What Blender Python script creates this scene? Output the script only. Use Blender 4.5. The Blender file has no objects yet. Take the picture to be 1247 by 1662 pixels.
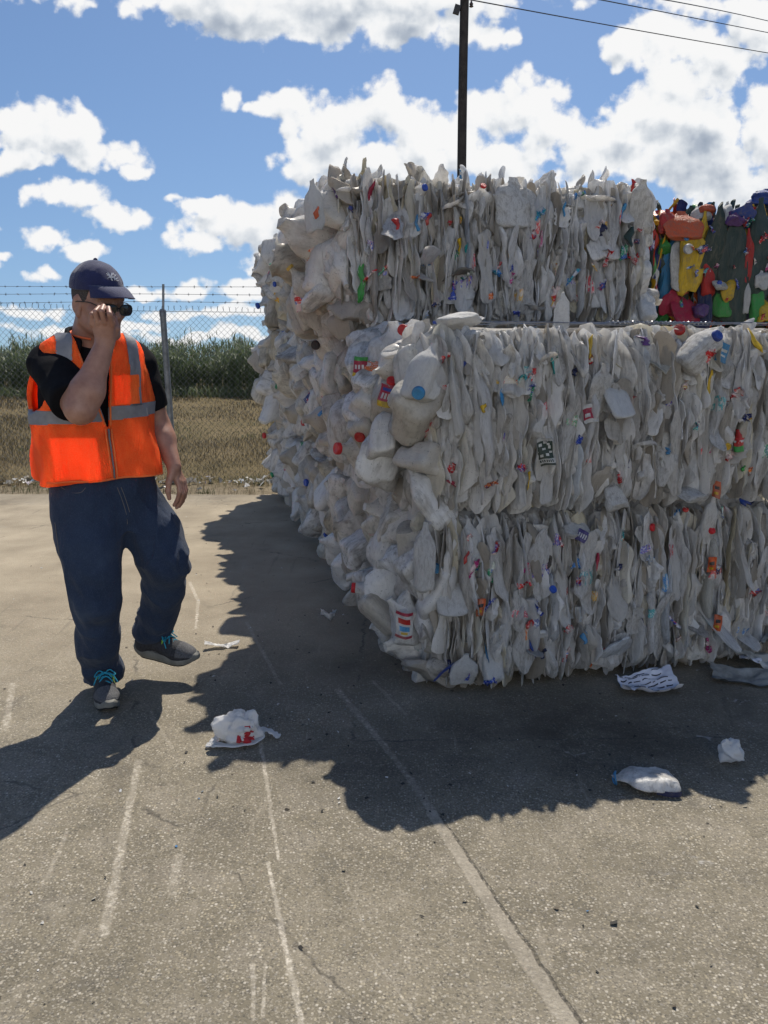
import bpy, math, random, time
import numpy as np
from mathutils import Matrix, Vector
PI = math.pi
R_ = math.radians
SC = bpy.context.scene
COL = SC.collection

# ------------------------------------------------------------------ camera
CAM_H, CAM_F, CAM_Y0 = 1.52, 1436.0, 540.0          # height, focal length and horizon row on the 1247 x 1662 photo
PITCH = math.atan((831 - CAM_Y0) / CAM_F)
cam_d = bpy.data.cameras.new('camera')
cam = bpy.data.objects.new('camera', cam_d)
COL.objects.link(cam)
cam.location = (0, 0, CAM_H)
cam.rotation_euler = (PI / 2 - PITCH, 0, 0)
cam_d.sensor_fit = 'VERTICAL'
cam_d.sensor_height = 36.0
cam_d.lens = 36.0 * CAM_F / 1662.0
cam_d.clip_start = 0.05
cam_d.clip_end = 3000
SC.camera = cam

# ------------------------------------------------------------------ exposure
SC.view_settings.view_transform = 'Standard'
SC.view_settings.look = 'None'
SC.view_settings.gamma = 1.0
SC.view_settings.use_curve_mapping = False
SC.view_settings.exposure = 0.3
SC.cycles.max_bounces = 6
SC.cycles.diffuse_bounces = 3
SC.cycles.transmission_bounces = 4
SC.cycles.transparent_max_bounces = 8
SC.cycles.use_denoising = True
SC.cycles.caustics_reflective = False
SC.cycles.caustics_refractive = False

# ------------------------------------------------------------------ sun
SUN_EL, SUN_AZ = R_(55.0), R_(10.0)
sun_d = bpy.data.lights.new('sun', 'SUN')
sun_d.energy = 3.9
sun_d.angle = R_(0.53)
sun_d.color = (1.0, 0.93, 0.82)
sun = bpy.data.objects.new('sun', sun_d)
COL.objects.link(sun)
SUN_DIR = Vector((math.cos(SUN_EL) * math.sin(SUN_AZ), math.cos(SUN_EL) * math.cos(SUN_AZ), math.sin(SUN_EL)))
sun.rotation_euler = SUN_DIR.to_track_quat('Z', 'Y').to_euler()
sun.location = SUN_DIR * 60


# ------------------------------------------------------------------ node helpers
class NT:
    """small wrapper round a node tree"""
    def __init__(self, tree):
        self.t = tree
        self.n = tree.nodes
        self.l = tree.links

    def add(self, typ, **kw):
        nd = self.n.new(typ)
        for k, v in kw.items():
            setattr(nd, k, v)
        return nd

    def put(self, sock, v):
        if isinstance(v, bpy.types.NodeSocket):
            self.l.new(v, sock)
        elif v is not None:
            if sock.type == 'RGBA' and len(v) == 3:
                v = (*v, 1.0)
            sock.default_value = v

    def math(self, op, a, b=None, c=None, clamp=False):
        nd = self.add('ShaderNodeMath', operation=op)
        nd.use_clamp = clamp
        for i, v in enumerate((a, b, c)):
            if v is not None:
                self.put(nd.inputs[i], v)
        return nd.outputs[0]

    def vmath(self, op, a, b=None, out=0, scale=None):
        nd = self.add('ShaderNodeVectorMath', operation=op)
        self.put(nd.inputs[0], a)
        if b is not None:
            self.put(nd.inputs[1], b)
        if scale is not None:
            self.put(nd.inputs['Scale'], scale)
        return nd.outputs[out]

    def mix(self, f, a, b, blend='MIX'):
        nd = self.add('ShaderNodeMix', data_type='RGBA', blend_type=blend)
        self.put(nd.inputs[0], f)
        self.put(nd.inputs[6], a)
        self.put(nd.inputs[7], b)
        return nd.outputs[2]

    def ramp(self, f, stops, interp='LINEAR'):
        nd = self.add('ShaderNodeValToRGB')
        cr = nd.color_ramp
        cr.interpolation = interp
        while len(cr.elements) > 1:
            cr.elements.remove(cr.elements[-1])
        for i, (p, c) in enumerate(stops):
            e = cr.elements[0] if i == 0 else cr.elements.new(p)
            e.position = p
            if not hasattr(c, '__len__'):
                c = (c, c, c)
            e.color = (*c, 1.0)
        self.put(nd.inputs[0], f)
        return nd.outputs[0]

    def noise(self, vec, scale, detail=4.0, rough=0.55, dist=0.0, out=0):
        nd = self.add('ShaderNodeTexNoise')
        self.put(nd.inputs['Vector'], vec)
        self.put(nd.inputs['Scale'], scale)
        nd.inputs['Detail'].default_value = detail
        nd.inputs['Roughness'].default_value = rough
        nd.inputs['Distortion'].default_value = dist
        return nd.outputs[out]

    def voro(self, vec, scale, feature='F1', out='Distance', rnd=1.0, detail=0.0):
        nd = self.add('ShaderNodeTexVoronoi', feature=feature)
        self.put(nd.inputs['Vector'], vec)
        self.put(nd.inputs['Scale'], scale)
        nd.inputs['Randomness'].default_value = rnd
        if 'Detail' in nd.inputs:
            nd.inputs['Detail'].default_value = detail
        return nd.outputs[out]

    def smooth(self, x, lo, hi, a=0.0, b=1.0):
        nd = self.add('ShaderNodeMapRange', interpolation_type='SMOOTHSTEP')
        self.put(nd.inputs[0], x)
        self.put(nd.inputs[1], lo)
        self.put(nd.inputs[2], hi)
        self.put(nd.inputs[3], a)
        self.put(nd.inputs[4], b)
        return nd.outputs[0]

    def lin(self, x, lo, hi, a=0.0, b=1.0):
        nd = self.add('ShaderNodeMapRange')
        self.put(nd.inputs[0], x)
        self.put(nd.inputs[1], lo)
        self.put(nd.inputs[2], hi)
        self.put(nd.inputs[3], a)
        self.put(nd.inputs[4], b)
        return nd.outputs[0]


# ------------------------------------------------------------------ photo pixel -> place
def ray(px, py):
    dx = (px - 623.5) / CAM_F
    dy = (831 - py) / CAM_F
    return np.array([dx, math.cos(PITCH) + math.sin(PITCH) * dy, -math.sin(PITCH) + math.cos(PITCH) * dy])

def gp(px, py, z=0.0):
    r = ray(px, py)
    return np.array([0, 0, CAM_H]) + r * ((z - CAM_H) / r[2])

def at(px, py, Y):
    r = ray(px, py)
    return np.array([0, 0, CAM_H]) + r * (Y / r[1])

# ------------------------------------------------------------------ world: sky with cumulus clouds
world = bpy.data.worlds.new('World')
SC.world = world
world.use_nodes = True
W = NT(world.node_tree)
for nd in list(W.n):
    W.n.remove(nd)

# clouds as ellipses in the plane of slopes (x/y, z/y): photo pixel centre, radii in pixels, weight
CLOUDS = [
    # left cumulus
    (45, 205, 62, 50, 1), (110, 215, 70, 45, 1), (160, 250, 75, 32, .95), (20, 255, 90, 25, .9), (212, 272, 34, 16, .9),
    # lower left bands
    (110, 318, 85, 32, .8), (170, 345, 80, 22, .7), (225, 352, 40, 18, .7), (70, 385, 75, 24, .8), (140, 402, 50, 18, .85), (10, 410, 25, 10, .6),
    (285, 326, 22, 8, .5), (80, 446, 30, 13, .7),
    # cloud behind the fence post
    (350, 340, 50, 24, .9), (400, 372, 105, 42, 1), (320, 398, 60, 22, .9), (465, 360, 55, 45, 1), (450, 420, 60, 40, .9),
    # central cumulus
    (375, 155, 22, 22, .8), (415, 172, 45, 18, .7), (465, 160, 50, 34, .9), (540, 215, 90, 70, 1.1), (620, 172, 58, 46, 1.1), (520, 262, 80, 34, 1), (620, 270, 110, 45, 1.05),
    (690, 225, 80, 60, 1.0), (650, 300, 110, 40, 1),
    # centre right
    (800, 185, 70, 55, 1.05), (870, 165, 68, 48, 1.05), (900, 205, 55, 50, 1), (820, 250, 120, 50, 1.0), (950, 260, 90, 50, 1.0), (760, 225, 80, 60, 1),
    # right cumulus
    (1010, 60, 50, 42, .9), (1080, 70, 90, 60, 1), (1170, 95, 80, 40, 1), (1110, 130, 90, 45, 1), (1060, 180, 95, 60, 1.05), (1010, 235, 90, 48, 1.05), (1150, 200, 100, 60, 1), (1240, 215, 70, 75, 1), (1230, 40, 60, 60, .9), (1130, 10, 110, 28, .8),
    (1120, 260, 220, 62, .95), (1250, 300, 140, 60, .9),
    # overhead grey bank
    (300, -5, 110, 44, 1), (380, 10, 110, 48, 1.1), (470, 22, 120, 44, 1.15), (560, 25, 120, 44, 1.15), (650, 42, 110, 36, 1.1), (740, 45, 75, 40, 1), (800, 50, 34, 30, .8), (620, 0, 260, 36, 1.1), (830, 60, 20, 20, .6),
    (560, -120, 420, 90, 1.0), (1000, -160, 300, 80, .9), (60, -60, 160, 50, .8), (120, -10, 60, 18, .5),
    # low bands near the horizon
    (310, 465, 60, 16, .75), (230, 475, 26, 14, .6), (400, 470, 60, 20, .8), (60, 500, 120, 12, .6), (340, 505, 130, 14, .7), (150, 530, 200, 10, .6), (330, 545, 160, 12, .7),
    (1250, 430, 220, 40, .6), (-60, 430, 60, 30, .7), (-180, 300, 110, 60, .9), (1420, 180, 120, 90, 1), (1500, 420, 160, 40, .8),
]

# parts of the clouds seen from their thick undersides
GREYS = [(520, 15, 240, 45, 1.0), (680, 35, 110, 30, .9), (340, -10, 90, 30, .8), (1130, 280, 240, 70, 1.0), (1250, 330, 200, 80, 1.0), (560, 250, 70, 22, .45), (850, 235, 110, 26, .5), (1180, 170, 60, 40, .5), (430, 385, 70, 22, .6), (110, 262, 90, 18, .5), (700, 290, 140, 30, .5), (560, -120, 420, 90, .8)]

def cloud_group():
    g = bpy.data.node_groups.new('cloud_density', 'ShaderNodeTree')
    g.interface.new_socket('P', in_out='INPUT', socket_type='NodeSocketVector')
    g.interface.new_socket('D', in_out='OUTPUT', socket_type='NodeSocketFloat')
    T = NT(g)
    gi = T.add('NodeGroupInput')
    go = T.add('NodeGroupOutput')
    P = gi.outputs[0]
    # billowing edges
    n1 = T.noise(P, 7.0, 3.0, 0.5)
    n2 = T.noise(P, 26.0, 7.0, 0.58)
    n3 = T.noise(P, 85.0, 4.0, 0.6)
    v1 = T.voro(P, 34.0, 'SMOOTH_F1', detail=2.0)
    warp = T.noise(P, 12.0, 4.0, 0.55, out='Color')
    Pw = T.vmath('ADD', P, T.vmath('SCALE', T.vmath('SUBTRACT', warp, (0.5, 0.5, 0.5)), scale=0.045))
    best = None
    for (cx, cy, rx, ry, w) in CLOUDS:
        r = ray(cx, cy)
        u, v = r[0] / r[1], r[2] / r[1]
        q = T.vmath('MULTIPLY', T.vmath('SUBTRACT', Pw, (u, v, 0.0)), (CAM_F / rx / 1.08, CAM_F / ry / 1.08, 0.0))
        d = T.vmath('DOT_PRODUCT', q, q, out='Value')
        d = T.math('MULTIPLY_ADD', T.math('SQRT', d), -w, w)       # w at the centre, 0 on the ellipse
        best = d if best is None else T.math('MAXIMUM', best, d)
    s = T.math('ADD', best, T.math('MULTIPLY', T.math('SUBTRACT', n1, 0.5), 0.55))
    s = T.math('ADD', s, T.math('MULTIPLY', T.math('SUBTRACT', n2, 0.5), 0.9))
    s = T.math('ADD', s, T.math('MULTIPLY', T.math('SUBTRACT', 0.36, v1), 0.80))
    s = T.math('ADD', s, T.math('MULTIPLY', T.math('SUBTRACT', n3, 0.5), 0.40))
    T.put(go.inputs[0], s)
    return g

def build_world():
    tc = W.add('ShaderNodeTexCoord')
    D = tc.outputs['Generated']
    sep = W.add('ShaderNodeSeparateXYZ')
    W.put(sep.inputs[0], D)
    x, y, z = sep.outputs
    ay = W.math('MAXIMUM', W.math('ABSOLUTE', y), 0.08)
    cmb = W.add('ShaderNodeCombineXYZ')
    W.put(cmb.inputs[0], W.math('DIVIDE', x, ay))
    W.put(cmb.inputs[1], W.math('DIVIDE', z, ay))
    P = cmb.outputs[0]
    grp = cloud_group()

    def dens(p):
        nd = W.add('ShaderNodeGroup')
        nd.node_tree = grp
        W.put(nd.inputs[0], p)
        return nd.outputs[0]
    d0 = dens(P)
    d1 = dens(W.vmath('ADD', P, (0.006, 0.016, 0.0)))
    mask = W.math('MULTIPLY', W.smooth(d0, -0.20, 0.13), 1.0)
    # light falls from above: dense cloud between here and the sun gives a grey underside
    occ = W.smooth(d1, 0.05, 1.25)
    rel = W.math('MULTIPLY', W.math('SUBTRACT', d0, d1), 0.30)
    grey = None
    for (cx, cy, rx, ry, w) in GREYS:
        r = ray(cx, cy)
        q = W.vmath('MULTIPLY', W.vmath('SUBTRACT', P, (r[0] / r[1], r[2] / r[1], 0.0)), (CAM_F / rx, CAM_F / ry, 0.0))
        g = W.math('MULTIPLY', W.smooth(W.vmath('LENGTH', q, out='Value'), 1.25, 0.35), w)
        grey = g if grey is None else W.math('MAXIMUM', grey, g)
    val = W.math('SUBTRACT', W.math('ADD', 1.0, rel), W.math('MULTIPLY', occ, 0.20))
    puff = W.noise(W.vmath('ADD', P, (3.3, 1.7, 0.4)), 13, 4, 0.55)
    val = W.math('ADD', val, W.math('MULTIPLY', W.math('SUBTRACT', puff, 0.53), 0.55))
    val = W.math('SUBTRACT', val, W.math('MULTIPLY', W.math('MULTIPLY', grey, W.smooth(d0, 0.0, 0.6)), 0.22))
    col = W.ramp(val, [(0.30, (0.30, 0.36, 0.46)), (0.55, (0.46, 0.52, 0.61)), (0.75, (0.70, 0.745, 0.80)), (0.92, (0.95, 0.965, 0.98)), (1.0, (1.0, 1.0, 1.0))])
    sky = W.add('ShaderNodeTexSky', sky_type='NISHITA')
    sky.sun_disc = False
    sky.sun_elevation = SUN_EL
    sky.sun_rotation = SUN_AZ
    W.put(sky.inputs[0], W.vmath('NORMALIZE', W.vmath('ADD', W.vmath('MULTIPLY', D, (1, 1, .9)), (0, 0, 0.10))))
    sky.altitude = 50
    sky.air_density = 1.0
    sky.dust_density = 0.6
    sky.ozone_density = 2.0
    bg_s = W.add('ShaderNodeBackground')
    W.put(bg_s.inputs[0], W.mix(1.0, sky.outputs[0], (1.06, 1.24, 1.44), 'MULTIPLY'))
    bg_s.inputs[1].default_value = SKY_STRENGTH
    bg_c = W.add('ShaderNodeBackground')
    W.put(bg_c.inputs[0], col)
    # front-lit clouds behind the camera, out of view, boosted to fill the shade
    W.put(bg_c.inputs[1], W.math('MULTIPLY', W.lin(y, -0.25, 0.35, 4.0, 1.0), CLOUD_STRENGTH))
    mx = W.add('ShaderNodeMixShader')
    up = W.smooth(z, -0.06, -0.01)
    W.put(mx.inputs[0], W.math('MULTIPLY', mask, up))
    W.put(mx.inputs[1], bg_s.outputs[0])
    W.put(mx.inputs[2], bg_c.outputs[0])
    out = W.add('ShaderNodeOutputWorld')
    W.put(out.inputs[0], mx.outputs[0])

SKY_STRENGTH, CLOUD_STRENGTH = 0.053, 0.76
build_world()
world.cycles.sampling_method = 'MANUAL'
world.cycles.sample_map_resolution = 512

# ================================================================== mesh helpers
def mesh_np(name, V, F, mat=None, smooth=True, sharp=None, mats=None, mat_idx=None):
    """mesh from arrays; F is an (n,3) or (n,4) array or a list of such arrays"""
    me = bpy.data.meshes.new(name)
    V = np.asarray(V, dtype=np.float32).reshape(-1, 3)
    Fs = [np.asarray(f, dtype=np.int32) for f in (F if isinstance(F, (list, tuple)) else [F]) if len(f)]
    me.vertices.add(len(V))
    me.vertices.foreach_set('co', V.ravel())
    nl = sum(f.size for f in Fs)
    npoly = sum(len(f) for f in Fs)
    me.loops.add(nl)
    me.polygons.add(npoly)
    me.loops.foreach_set('vertex_index', np.concatenate([f.ravel() for f in Fs]))
    tot = np.concatenate([np.full(len(f), f.shape[1], dtype=np.int32) for f in Fs])
    st = np.concatenate([[0], np.cumsum(tot)[:-1]]).astype(np.int32)
    me.polygons.foreach_set('loop_start', st)
    me.polygons.foreach_set('loop_total', tot)
    if smooth:
        me.polygons.foreach_set('use_smooth', np.ones(npoly, dtype=bool))
    if mats:
        for m in mats:
            me.materials.append(m)
    elif mat:
        me.materials.append(mat)
    if mat_idx is not None:
        me.polygons.foreach_set('material_index', np.asarray(mat_idx, dtype=np.int32))
    me.update(calc_edges=True)
    me.validate()
    if sharp is not None:
        me.set_sharp_from_angle(angle=R_(sharp))
    return me

def link(name, me, parent=None, M=None):
    o = bpy.data.objects.new(name, me)
    COL.objects.link(o)
    if parent is not None:
        o.parent = parent
    if M is not None:
        o.matrix_basis = M
    return o

def tag(o, label=None, cat=None, group=None, kind=None):
    for k, v in (('label', label), ('category', cat), ('group', group), ('kind', kind)):
        if v:
            o[k] = v
    return o

def empty(name, loc, label, cat, group=None, rz=0.0):
    o = bpy.data.objects.new(name, None)
    COL.objects.link(o)
    o.location = loc
    o.rotation_euler = (0, 0, rz)
    return tag(o, label, cat, group)

class MB:
    """collects several shapes into one mesh"""
    def __init__(self):
        self.V, self.F3, self.F4, self.n = [], [], [], 0
        self.A = []

    def add(self, V, F, val=0.0):
        V = np.asarray(V, dtype=np.float64).reshape(-1, 3)
        for f in (F if isinstance(F, (list, tuple)) else [F]):
            f = np.asarray(f, dtype=np.int64)
            if len(f) == 0:
                continue
            (self.F3 if f.shape[1] == 3 else self.F4).append(f + self.n)
        self.V.append(V)
        self.A.append(np.full(len(V), val, dtype=np.float32))
        self.n += len(V)
        return self

    def tube(self, pts, r, n=6, cap=True):
        return self.add(*tube(pts, r, n, cap))

    def box(self, c, s, M=None):
        c, s = np.array(c, float), np.array(s, float) / 2
        v = np.array([[x, y, z] for x in (-1, 1) for y in (-1, 1) for z in (-1, 1)], float) * s
        if M is not None:
            v = v @ np.asarray(M).T
        return self.add(v + c, np.array([[0, 1, 3, 2], [4, 6, 7, 5], [0, 4, 5, 1], [2, 3, 7, 6], [0, 2, 6, 4], [1, 5, 7, 3]]))

    def arrays(self):
        F = []
        if self.F3:
            F.append(np.concatenate(self.F3))
        if self.F4:
            F.append(np.concatenate(self.F4))
        return np.concatenate(self.V), F

    def mesh(self, name, mat, smooth=True, sharp=40):
        V, F = self.arrays()
        A = np.concatenate(self.A)
        me = mesh_np(name, V, F, mat, smooth, sharp)
        if A.any():
            me.attributes.new('piece', 'FLOAT', 'POINT').data.foreach_set('value', A)
        return me

    def build(self, name, mat, parent=None, M=None, smooth=True, sharp=40):
        return link(name, self.mesh(name, mat, smooth, sharp), parent, M)

def grid_faces(n, m, closed=True):
    """quads between n rings of m vertices"""
    i, j = np.meshgrid(np.arange(n - 1), np.arange(m if closed else m - 1), indexing='ij')
    j2 = (j + 1) % m
    return np.stack([i * m + j, i * m + j2, (i + 1) * m + j2, (i + 1) * m + j], -1).reshape(-1, 4)

def unit(v):
    v = np.asarray(v, float)
    return v / (np.linalg.norm(v) + 1e-12)

def frames(pts):
    pts = np.asarray(pts, float)
    t = np.gradient(pts, axis=0)
    t /= np.linalg.norm(t, axis=1, keepdims=True) + 1e-12
    a = np.array([0, 0, 1.0]) if abs(t[0][2]) < 0.9 else np.array([1.0, 0, 0])
    n = unit(np.cross(t[0], a))
    N = []
    for k in range(len(pts)):
        n = unit(n - t[k] * np.dot(n, t[k]))
        N.append(n)
    N = np.array(N)
    return t, N, np.cross(t, N)

def tube(pts, r, n=6, cap=True):
    pts = np.asarray(pts, float)
    t, N, B = frames(pts)
    r = np.broadcast_to(np.asarray(r, float), (len(pts),))
    a = np.linspace(0, 2 * PI, n, endpoint=False)
    V = pts[:, None] + r[:, None, None] * (np.cos(a)[None, :, None] * N[:, None] + np.sin(a)[None, :, None] * B[:, None])
    V = V.reshape(-1, 3)
    F = [grid_faces(len(pts), n)]
    if cap:
        k = len(V)
        V = np.concatenate([V, pts[:1], pts[-1:]])
        j = np.arange(n)
        F.append(np.stack([np.full(n, k), (j + 1) % n, j], -1))
        b = (len(pts) - 1) * n
        F.append(np.stack([np.full(n, k + 1), b + j, b + (j + 1) % n], -1))
    return V, F

def spline(pts, n):
    """Catmull-Rom through the points"""
    P = np.asarray(pts, float)
    P = np.concatenate([[2 * P[0] - P[1]], P, [2 * P[-1] - P[-2]]])
    k = len(P) - 3
    u = np.linspace(0, k - 1e-9, n)
    i = u.astype(int)
    t = (u - i)[:, None]
    a, b, c, d = P[i], P[i + 1], P[i + 2], P[i + 3]
    return .5 * (2 * b + (c - a) * t + (2 * a - 5 * b + 4 * c - d) * t ** 2 + (3 * b - a - 3 * c + d) * t ** 3)

def vnoise(P, seed=0):
    """smooth lattice noise in -1..1"""
    P = np.asarray(P, dtype=np.float64)
    i = np.floor(P).astype(np.int64)
    f = P - i
    f = f * f * (3 - 2 * f)
    def h(ix, iy, iz):
        n = (ix * 374761393 + iy * 668265263 + iz * 2147483647 + seed * 974634777) & 0xffffffff
        n = ((n ^ (n >> 13)) * 1274126177) & 0xffffffff
        return ((n ^ (n >> 16)) & 0xffff) / 32767.5 - 1.0
    r = 0
    for dx in (0, 1):
        for dy in (0, 1):
            for dz in (0, 1):
                w = (f[..., 0] if dx else 1 - f[..., 0]) * (f[..., 1] if dy else 1 - f[..., 1]) * (f[..., 2] if dz else 1 - f[..., 2])
                r = r + w * h(i[..., 0] + dx, i[..., 1] + dy, i[..., 2] + dz)
    return r

def fbm(P, octaves=3, seed=0):
    P = np.asarray(P, float)
    r, a = 0, 1.0
    for k in range(octaves):
        r = r + a * vnoise(P * 2 ** k, seed + k)
        a *= .5
    return r

def rot(axis, a):
    return np.array(Matrix.Rotation(a, 3, axis))

def eul(x, y, z):
    return rot('Z', z) @ rot('Y', y) @ rot('X', x)

def mat4(R, t, s=(1, 1, 1)):
    M = np.eye(4)
    M[:3, :3] = np.asarray(R) * np.asarray(s)[None, :]
    M[:3, 3] = t
    return Matrix(M.tolist())

# ================================================================== material helpers
def new_mat(name):
    m = bpy.data.materials.new(name)
    m.use_nodes = True
    T = NT(m.node_tree)
    b = m.node_tree.nodes['Principled BSDF']
    return m, T, b

def plain(name, col, rough=0.6, metal=0.0, spec=0.5, noise=None, bump=None, sheen=0.0, var=0.12):
    """a paint/cloth/metal with a little real variation: noise = scale of the mottling, bump = (scale, strength)"""
    m, T, b = new_mat(name)
    tc = T.add('ShaderNodeTexCoord').outputs['Object']
    c = (*col, 1)
    if noise:
        f = T.noise(tc, noise, 5.0, 0.6)
        c0 = tuple(max(0, x * (1 - var)) for x in col)
        c1 = tuple(min(1, x * (1 + var)) for x in col)
        T.put(b.inputs['Base Color'], T.ramp(f, [(0.3, c0), (0.7, c1)]))
    else:
        b.inputs['Base Color'].default_value = c
    b.inputs['Roughness'].default_value = rough
    b.inputs['Metallic'].default_value = metal
    b.inputs['Specular IOR Level'].default_value = spec
    if sheen:
        b.inputs['Sheen Weight'].default_value = sheen
    if bump:
        bn = T.add('ShaderNodeBump')
        bn.inputs['Strength'].default_value = bump[1]
        bn.inputs['Distance'].default_value = 0.01
        T.put(bn.inputs['Height'], T.noise(tc, bump[0], 4.0, 0.6))
        T.put(b.inputs['Normal'], bn.outputs[0])
    return m

def rand_value(T):
    """a random number for each piece: stored on the pieces of a merged mesh, plus one for the object"""
    at_ = T.add('ShaderNodeAttribute')
    at_.attribute_name = 'piece'
    ob = T.add('ShaderNodeObjectInfo').outputs['Random']
    return T.math('FRACT', T.math('ADD', at_.outputs['Fac'], T.math('MULTIPLY', ob, 5.3)))

# ================================================================== ground
def seg_mask(T, P, a, b, w0, w1, soft=0.35):
    """1 on the line a-b (ground metres), 0 beside it; width w0 at a and w1 at b"""
    a, b = np.array(a[:2]), np.array(b[:2])
    ba = b - a
    pa = T.vmath('SUBTRACT', P, (a[0], a[1], 0))
    h = T.math('DIVIDE', T.vmath('DOT_PRODUCT', pa, (ba[0], ba[1], 0), out='Value'), float(ba @ ba), clamp=False)
    h = T.math('MINIMUM', T.math('MAXIMUM', h, 0.0), 1.0)
    q = T.vmath('SUBTRACT', pa, T.vmath('SCALE', (ba[0], ba[1], 0), scale=h))
    d = T.vmath('LENGTH', q, out='Value')
    w = T.math('ADD', w0, T.math('MULTIPLY', h, w1 - w0))
    return T.smooth(T.math('DIVIDE', d, w), 1.0, soft)

def pavement_material():
    m, T, b = new_mat('pavement_concrete')
    geo = T.add('ShaderNodeNewGeometry').outputs['Position']
    P = T.vmath('MULTIPLY', geo, (1, 1, 0))
    warp = T.vmath('SCALE', T.vmath('SUBTRACT', T.noise(P, 14, 4, 0.6, out='Color'), (.5, .5, .5)), scale=0.02)
    Pl = T.vmath('ADD', P, T.vmath('MULTIPLY', warp, (1, 1, 0)))
    big = T.noise(P, 0.9, 6, 0.62)
    mid = T.noise(P, 5.0, 6, 0.65)
    fine = T.noise(P, 70, 5, 0.7)
    base = T.ramp(big, [(0.30, (0.140, 0.121, 0.084)), (0.5, (0.198, 0.172, 0.120)), (0.72, (0.265, 0.230, 0.162))])
    base = T.mix(T.smooth(mid, 0.40, 0.72, 0, 0.45), base, (0.30, 0.265, 0.215))
    base = T.mix(T.smooth(mid, 0.52, 0.30, 0, 0.5), base, (0.115, 0.104, 0.088))
    # exposed aggregate: pale and dark pebbles in the matrix
    v = T.add('ShaderNodeTexVoronoi')
    T.put(v.inputs['Vector'], T.vmath('ADD', P, T.vmath('SCALE', warp, scale=0.5)))
    v.inputs['Scale'].default_value = 112
    pr = T.add('ShaderNodeSeparateColor')
    T.put(pr.inputs[0], v.outputs['Color'])
    inside = T.smooth(v.outputs['Distance'], 0.55, 0.30)
    pale = T.math('MULTIPLY', inside, T.smooth(pr.outputs[0], 0.46, 0.74))
    dark = T.math('MULTIPLY', inside, T.smooth(pr.outputs[1], 0.74, 0.86))
    wear = T.smooth(T.noise(P, 2.6, 4, 0.6), 0.34, 0.60, 0.5, 1.0)
    pale = T.math('MULTIPLY', pale, wear)
    c = T.mix(T.math('MULTIPLY', pale, 0.74), base, T.ramp(pr.outputs[2], [(0, (0.42, 0.36, 0.25)), (0.6, (0.52, 0.46, 0.35)), (1, (0.64, 0.59, 0.50))]))
    c = T.mix(T.math('MULTIPLY', dark, 0.6), c, (0.075, 0.07, 0.062))
    v2 = T.add('ShaderNodeTexVoronoi')
    T.put(v2.inputs['Vector'], P)
    v2.inputs['Scale'].default_value = 240
    pr2 = T.add('ShaderNodeSeparateColor')
    T.put(pr2.inputs[0], v2.outputs['Color'])
    c = T.mix(T.math('MULTIPLY', T.smooth(pr2.outputs[0], 0.72, 0.95), 0.5), c, (0.42, 0.38, 0.31))
    c = T.mix(T.math('MULTIPLY', T.smooth(pr2.outputs[1], 0.75, 0.95), 0.45), c, (0.07, 0.065, 0.058))
    c = T.mix(T.smooth(fine, 0.55, 0.75, 0, 0.25), c, (0.10, 0.092, 0.08))
    # oily black dirt trodden in beside the bales, spread to deepen the pile's shade
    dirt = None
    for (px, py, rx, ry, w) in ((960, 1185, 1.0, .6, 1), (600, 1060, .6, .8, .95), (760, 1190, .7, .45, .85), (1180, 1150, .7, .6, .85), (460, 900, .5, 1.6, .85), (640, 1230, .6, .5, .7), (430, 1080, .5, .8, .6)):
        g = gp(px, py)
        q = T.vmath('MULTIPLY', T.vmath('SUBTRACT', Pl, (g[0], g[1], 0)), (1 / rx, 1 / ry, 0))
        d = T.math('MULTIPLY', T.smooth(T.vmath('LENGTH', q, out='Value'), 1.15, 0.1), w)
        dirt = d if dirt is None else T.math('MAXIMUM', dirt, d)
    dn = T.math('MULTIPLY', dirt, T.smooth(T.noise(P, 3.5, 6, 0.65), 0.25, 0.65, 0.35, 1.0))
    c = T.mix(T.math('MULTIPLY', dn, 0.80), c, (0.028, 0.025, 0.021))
    # pale sandy ground beyond the man, towards the edge of the slab
    sepp = T.add('ShaderNodeSeparateXYZ')
    T.put(sepp.inputs[0], P)
    far = T.smooth(sepp.outputs[1], 2.6, 5.8)
    c = T.mix(T.math('MULTIPLY', far, 0.85), c, T.ramp(T.noise(P, 2.2, 6, 0.6), [(0.3, (0.27, 0.222, 0.155)), (0.7, (0.45, 0.38, 0.275))]))
    # old stains, tyre scuffs running up the yard and hairline cracks
    st_ = T.noise(T.vmath('ADD', P, (7.7, 3.1, 0)), 1.7, 5, 0.6, 0.8)
    c = T.mix(T.smooth(st_, 0.58, 0.74, 0, 0.30), c, (0.095, 0.084, 0.068))
    c = T.mix(T.smooth(T.noise(T.vmath('ADD', P, (1.7, 8.1, 0)), 3.1, 5, 0.65), 0.60, 0.74, 0, 0.40), c, (0.36, 0.32, 0.25))
    sc = T.noise(T.vmath('MULTIPLY', Pl, (7.0, .55, 1)), 3.0, 5, 0.65)
    c = T.mix(T.smooth(sc, 0.60, 0.72, 0, 0.30), c, (0.40, 0.355, 0.28))
    c = T.mix(T.smooth(sc, 0.40, 0.30, 0, 0.30), c, (0.105, 0.094, 0.078))
    ck = T.add('ShaderNodeTexVoronoi', feature='DISTANCE_TO_EDGE')
    T.put(ck.inputs['Vector'], T.vmath('ADD', P, T.vmath('SCALE', warp, scale=3.5)))
    ck.inputs['Scale'].default_value = 0.55
    c = T.mix(T.math('MULTIPLY', T.smooth(ck.outputs['Distance'], 0.0045, 0.001), T.smooth(mid, 0.45, 0.6, 0, 0.6)), c, (0.05, 0.045, 0.038))
    # white chalky splatter
    spl = T.smooth(T.noise(P, 16, 5, 0.6, 1.2), 0.60, 0.72)
    sp = None
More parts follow.
